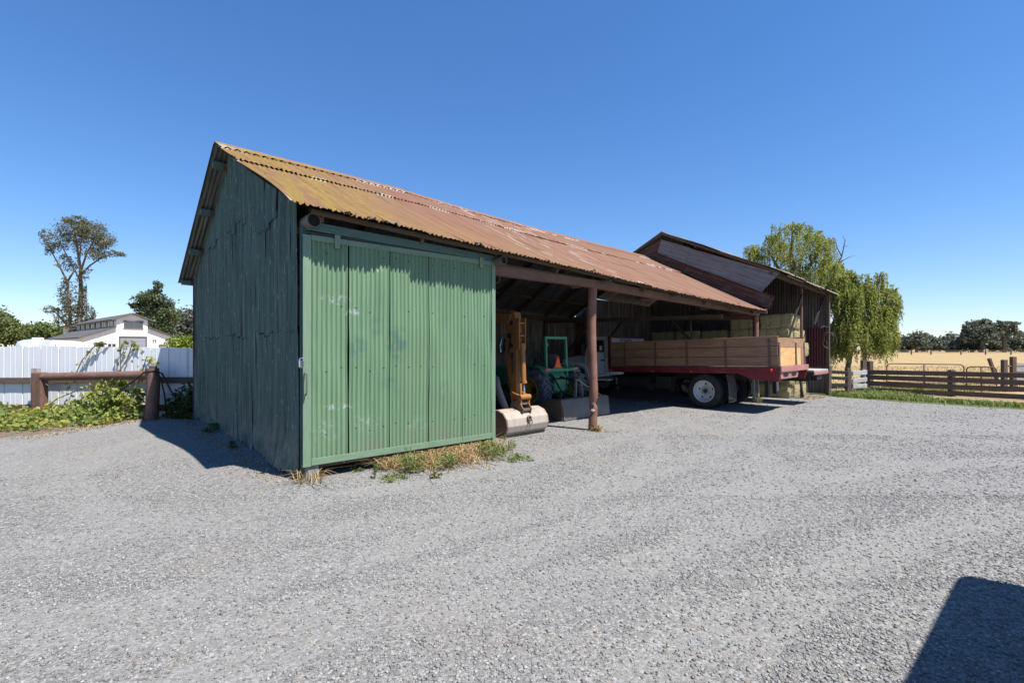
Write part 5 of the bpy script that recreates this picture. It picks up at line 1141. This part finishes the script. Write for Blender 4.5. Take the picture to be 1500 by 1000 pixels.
# willow pair: strands of narrow leaves hanging from arching limbs
def willow(label,d,base_px,limbs,blobs,lmat):
    sc=d/F; c=Vector(((base_px-750)/F*d,d,0)); o=thing('willow_tree',label,'tree',c,0,'willows beside the hay shed')
    mb=MB()
    for pts,r0,r1 in limbs:
        q=[at(px,py,d)-c+Vector((0,R(-.2,.2)*(i>0),0)) for i,(px,py) in enumerate(pts)]; n=len(q)
        mb.tube(q,[lerp(r0,r1,i/(n-1)) for i in range(n)],8)
    tr_=mb
    Ps=[];Ds=[]
    for (px,py,rx,ry,ns,lo,hi) in blobs:
        p0=np.array(at(px,py,d)-c); p0[1]+=R(-.4,.4)*rx*sc
        kc=max(6,ns//5); dd=rng.normal(size=(kc,3)); dd/=np.linalg.norm(dd,axis=1)[:,None]; cc=dd*(rng.uniform(.2,1,kc)**.5)[:,None]
        for s in range(int(ns*1.5)):
            st=p0+(cc[rng.integers(kc)]+rng.normal(size=3)*.13)*np.array([rx,rx*.85,ry])*sc
            L=rng.uniform(lo,hi)*.85; n=int(L/.036); t=np.linspace(0,1,n); az=rng.uniform(0,6.28); out=rng.uniform(.05,.35)*L
            x=st[0]+np.cos(az)*out*np.minimum(t*1.6,1)*(1-.3*t); y=st[1]+np.sin(az)*out*np.minimum(t*1.6,1)*(1-.3*t); z=st[2]+.12*np.sin(t*3.1)*(1-t)-L*t*t*.55-L*t*.45
            Ps.append(np.stack([x,y,z],1)+rng.normal(size=(n,3))*.022); Ds.append(np.repeat([[np.cos(az)*.4,np.sin(az)*.4,-1.0]],n,0))
    P=np.concatenate(Ps);D=np.concatenate(Ds); ok=P[:,2]>.25; P=P[ok];D=D[ok]
    V,Q,U=leaf_quads(P,.125,.30,D,.6)
    r=np.array([.5+.5*mnoise.noise(Vector(p)*1.1) for p in P[::1]]); U[:,0]=np.clip(np.repeat(r*.7+rng.random(len(P))*.5-.1,4),0,1)
    tr_.build('trunk',M['tree_bark'],o,True); np_obj('crown',V,Q,lmat,o,U); return o
willow('tall pale willow whose crown rises above the hay shed roof',25.5,1165,
 [([(1168,560),(1166,480),(1163,420),(1160,370),(1165,335)],.28,.05),([(1164,430),(1140,390),(1122,365)],.14,.03),([(1164,420),(1190,385),(1205,360)],.14,.03),([(1100,400),(1097,372),(1088,362)],.03,.01),([(1104,400),(1108,370),(1102,358)],.03,.01)],
 [(1160,334,24,11,80,.4,.8),(1105,366,12,12,40,.4,.8),(1215,378,14,14,40,.4,.9),(1180,340,20,10,50,.4,.8),(1140,352,22,12,70,.4,.9),(1118,366,22,12,70,.4,.9),(1200,360,20,14,70,.4,1.0),(1165,362,42,16,130,.5,1.1),(1105,380,14,10,40,.3,.7),(1130,385,34,14,80,.4,1.0),(1190,388,34,18,110,.5,1.2),(1216,400,18,20,70,.5,1.2),(1165,405,50,22,130,.5,1.2),(1205,430,30,22,90,.5,1.2)],M['willow'])
willow('broad weeping willow hanging to the rails beside the hay shed corner',20.6,1250,
 [([(1243,575),(1244,540),(1248,500),(1256,455),(1265,420)],.12,.04),([(1268,572),(1268,540),(1266,500),(1275,450),(1282,410)],.10,.03),([(1216,575),(1217,530),(1222,480),(1232,440)],.09,.03),([(1256,455),(1280,430),(1298,440)],.07,.02),([(1248,460),(1235,430),(1228,410)],.07,.02)],
 [(1250,408,26,16,80,.5,1.2),(1282,420,24,20,100,.5,1.3),(1262,440,44,26,190,.6,1.5),(1236,455,20,32,130,.6,1.6),(1290,462,24,26,150,.6,1.5),(1255,480,42,22,190,.5,1.2),(1300,440,11,20,60,.4,1.1),(1230,490,20,16,80,.5,1.2),(1296,486,20,14,90,.35,.8),(1222,430,14,20,70,.4,1.0),(1232,398,20,16,70,.4,.9),(1240,425,22,18,60,.4,.9),(1228,500,26,16,90,.4,.9),(1265,505,40,14,90,.3,.7),(1305,478,12,22,60,.4,.9),(1308,500,9,12,30,.3,.6),(1312,440,8,14,24,.3,.8)],M['willow'])
mb=MB(); d=23; c=Vector(((1235-750)/F*d,d,0))
for pts,r in (([(1210,440),(1222,395),(1233,376),(1238,352),(1234,345)],.05),([(1233,376),(1226,362),(1224,350)],.028),([(1230,384),(1245,376),(1254,374)],.022),([(1236,362),(1244,358)],.015),([(1224,352),(1220,346)],.012),([(1222,397),(1213,380)],.02)):
    q=[at(*p,d)-c for p in pts]; mb.tube(q,[lerp(r,.006,i/(len(q)-1)) for i in range(len(q))],6)
mb.tube([(at(1210,440,d)-c),Vector((at(1208,520,d)-c)),Vector((-.9,0,-.05))],[.06,.09,.12],7)
tag(mb.build('dead_tree',M['tree_bark'],None,True,loc=c),'bare dead branch standing up between the two willow crowns','dead tree')
# far tree line beyond the field
bl=[]
x=1290
while x<1640:
    h=R(18,30); h*=.75 if 1365<x<1400 else 1
    bl.append((x,513-h*.5,R(12,17),h*.55,int(800))); bl.append((x+R(-6,6),513-h*.25,R(10,15),h*.3,260)); x+=R(9,15)
px_tree('far_wood','low dark line of mixed trees along the far edge of the dry field','wood',215,[],bl,.95,M['far'],M['tree_bark'],1400,34,.17,.7)['kind']='stuff'
px_tree('spreading_tree','tall flat topped tree with open crown at far right of the tree line','tree',205,[([(1471,516),(1471,495),(1468,482),(1460,476)],.8,.25),([(1471,497),(1480,484),(1488,480)],.5,.2)],[(1472,475,12,5,420),(1462,482,11,6,360),(1484,481,9,6,330),(1490,488,7,4,160),(1470,490,14,7,330)],1.1,M['far'],M['tree_bark'],1471,16,.18,.6)
px_tree('tall_eucalyptus','tall billowing eucalyptus in the middle of the far tree line','tree',208,[([(1437,516),(1438,490),(1440,475)],.8,.3)],[(1447,475,9,9,460),(1432,478,11,9,560),(1420,483,8,7,360),(1440,487,18,10,760),(1424,495,14,8,460),(1414,490,6,5,160)],1.15,M['far'],M['tree_bark'],1437,18,.18,.6)
px_tree('pale_tree','grey green rounded tree left end of the far tree line','tree',206,[([(1343,516),(1342,500),(1340,492)],.6,.25)],[(1340,496,12,8,560),(1350,502,9,7,360),(1330,500,9,8,360)],1.1,M['far'],M['tree_bark'],1343,18,.18,.6)

# ================================================================== WHITE HOUSE AND TRAILERS
gx=Vector((.63,.775,0)).normalized(); hrz=math.atan2(gx.y,gx.x)
hs_=thing('white_house','large white barn shaped house with raised middle roof and grey garage door beyond fence','house',(-64,72,0),hrz)
Wd,L=12.0,30.0
def hp(x,y,z): return Vector((x,y,z))
mb=MB(); mb.prism([hp(0,0,0),hp(Wd,0,0),hp(Wd,0,3.35),hp(8,0,4.95),hp(8,0,6.25),hp(6,0,7.1),hp(4,0,6.25),hp(4,0,4.95),hp(0,0,3.35)],(0,L,0)); mb.build('wall',M['house_wall'],hs_)
def slab(a,b,t,y0,y1):
    return MB().prism([hp(a[0],y0,a[1]),hp(b[0],y0,b[1]),hp(b[0],y0,b[1]+t),hp(a[0],y0,a[1]+t)],(0,y1-y0,0))
slab((-.5,3.18),(3.98,5.0),.16,-.5,L+.5).build('wing_roof',M['shingle'],hs_); slab((Wd+.5,3.18),(8.02,5.0),.16,-.5,L+.5).build('wing_roof',M['shingle'],hs_)
slab((3.4,6.02),(6,7.13),.17,-.6,L+14).build('main_roof',M['shingle'],hs_); slab((8.6,6.02),(6,7.135),.17,-.6,L+14).build('main_roof',M['shingle'],hs_)
MB().box((6,L+7,3.1),(3.8,13.9,6.1)).build('rear_wing',M['house_wall'],hs_)
def win(x0,x1,z0,z1,name='window',pm='glass_house',fm='trim',panes=2):
    mb=MB(); t=.14
    mb.box(((x0+x1)/2,-.06,z1),(x1-x0+2*t,.12,t)); mb.box(((x0+x1)/2,-.06,z0),(x1-x0+2*t,.12,t))
    for k in range(panes+1): mb.box((lerp(x0,x1,k/panes),-.055,(z0+z1)/2),(t if k in (0,panes) else .12,.10,z1-z0-t))
    w=mb.build(name,M[fm],hs_); MB().box(((x0+x1)/2,-.02,(z0+z1)/2),(x1-x0,.03,z1-z0)).build('pane',M[pm],w)
win(5.0,7.3,4.85,6.0); win(2.9,3.95,1.6,2.45,fm='trim_w',panes=2); win(1.4,2.5,1.3,2.5,pm='dark',panes=1); win(9.6,10.6,.2,2.25,'door',pm='garage',panes=1)
mb=MB(); mb.box((6.1,-.07,3.52),(3.6,.14,.16)); mb.box((4.38,-.07,1.7),(.16,.14,3.5)); mb.box((7.82,-.07,1.7),(.16,.14,3.5)); gf=mb.build('garage_frame',M['trim'],hs_)
mb=MB(); 
for k in range(5): mb.box((6.1,-.03,.36+.68*k),(3.3,.05,.66))
mb.build('garage_door',M['garage'],gf,bevel=.02)
for x in (8.75,9.05): MB().box((x,-.1,2.95),(.16,.2,.34)).build('wall_lamp',M['trim'],hs_)
for k in range(7): 
    y=1.2+k*4.0; MB().box((3.96,y+.8,5.62),(.1,1.1,.85)).build('clerestory_window',M['glass_house'],hs_); MB().box((3.93,y+2.8,5.62),(.12,.5,1.05)).build('clerestory_trim',M['trim_w'],hs_)
c=at(57,510,52); c.z=0
at_=thing('travel_trailer','rounded shiny aluminium travel trailer peeking over the white fence','travel trailer',c,1.95)
prof=[]
for i in range(13):
    x=-2.7+5.4*i/12; k=max(0,1-abs(x/2.7)**4)**.5; prof.append((x,k))
mb=MB(); n=20
rings=[]
for x,k in prof:
    ring=[]
    for j in range(n):
        t=2*math.pi*j/n; cx=math.copysign(abs(math.cos(t))**.55,math.cos(t)); sx=math.copysign(abs(math.sin(t))**.55,math.sin(t)); ring.append(Vector((x,1.2*cx*(.25+.75*k),1.55+1.1*sx*(.35+.65*k))))
    rings.append(ring)
for a,b in zip(rings,rings[1:]):
    for j in range(n): mb.face([a[j],b[j],b[(j+1)%n],a[(j+1)%n]])
mb.face(rings[0][::-1]); mb.face(rings[-1]); mb.build('shell',M['silver'],at_,True)
MB().box((1.0,-1.18,1.9),(.9,.08,.6)).build('window',M['glass'],at_,bevel=.1); MB().box((-.2,0,2.72),(.9,.7,.22)).build('roof_vent',M['white_gloss'],at_,bevel=.06)
for y,sd in ((-1.05,-1),(1.05,1)): wheel(at_,(.3,y,.36),.36,.22,sd,M['silver'])
c=at(97,510,54); c.z=0
ct=thing('cargo_trailer','white cargo trailer with sloping nose beside the aluminium trailer','trailer',c,.12)
mb=MB(); mb.prism([(-1.5,-1.0,.5),(1.55,-1.0,.5),(1.6,-1.0,1.55),(.9,-1.0,2.45),(-1.1,-1.0,2.6),(-1.55,-1.0,2.35)],(0,2.0,0)); mb.build('body',M['white_gloss'],ct,bevel=.08)
MB().box((0,-1.02,1.0),(3.0,.03,.08)).build('side_stripe',M['garage'],ct)
for y,sd in ((-.9,-1),(.9,1)): wheel(ct,(-.2,y,.36),.36,.22,sd,M['rim_white'])

# ================================================================== LIGHT, SKY, CAMERA
to_sun=Vector((.49,-.31,1)).normalized()
sl=bpy.data.lights.new('sun','SUN'); sl.energy=5.0; sl.angle=math.radians(.53); sl.color=(1,.955,.89)
so=bpy.data.objects.new('sun',sl); COL.objects.link(so); so.rotation_euler=to_sun.to_track_quat('Z','Y').to_euler()
w=bpy.data.worlds.new('World'); S.world=w; w.use_nodes=True; nt=w.node_tree
sk=nt.nodes.new('ShaderNodeTexSky'); sk.sky_type='NISHITA'; sk.sun_disc=False
sk.sun_elevation=math.asin(to_sun.z); sk.sun_rotation=math.atan2(to_sun.x,to_sun.y); sk.altitude=0; sk.air_density=1.0; sk.dust_density=0; sk.ozone_density=3.0
hs2=nt.nodes.new('ShaderNodeHueSaturation'); hs2.inputs['Saturation'].default_value=1.25; nt.links.new(sk.outputs[0],hs2.inputs['Color'])
gm=nt.nodes.new('ShaderNodeGamma'); gm.inputs[1].default_value=.85; nt.links.new(hs2.outputs[0],gm.inputs[0])
mu=nt.nodes.new('ShaderNodeMix'); mu.data_type='RGBA'; mu.blend_type='MULTIPLY'; mu.inputs[0].default_value=1; nt.links.new(gm.outputs[0],mu.inputs[6]); mu.inputs[7].default_value=(1.06,1.15,1.40,1)
bg=nt.nodes['Background']; bg.inputs[1].default_value=.088; nt.links.new(mu.outputs[2],bg.inputs[0])
cd=bpy.data.cameras.new('camera'); cd.lens=F/1500*36; cd.sensor_width=36; cd.shift_y=(HZ-500)/1500; cd.clip_end=4000; cd.clip_start=.05
co=bpy.data.objects.new('camera',cd); COL.objects.link(co); co.location=(0,0,CH); co.rotation_euler=(math.pi/2,0,0); S.camera=co
S.view_settings.view_transform='Standard'; S.view_settings.look='None'; S.view_settings.exposure=.88; S.view_settings.gamma=1
S.cycles.max_bounces=6; S.cycles.diffuse_bounces=4; S.cycles.transparent_max_bounces=4
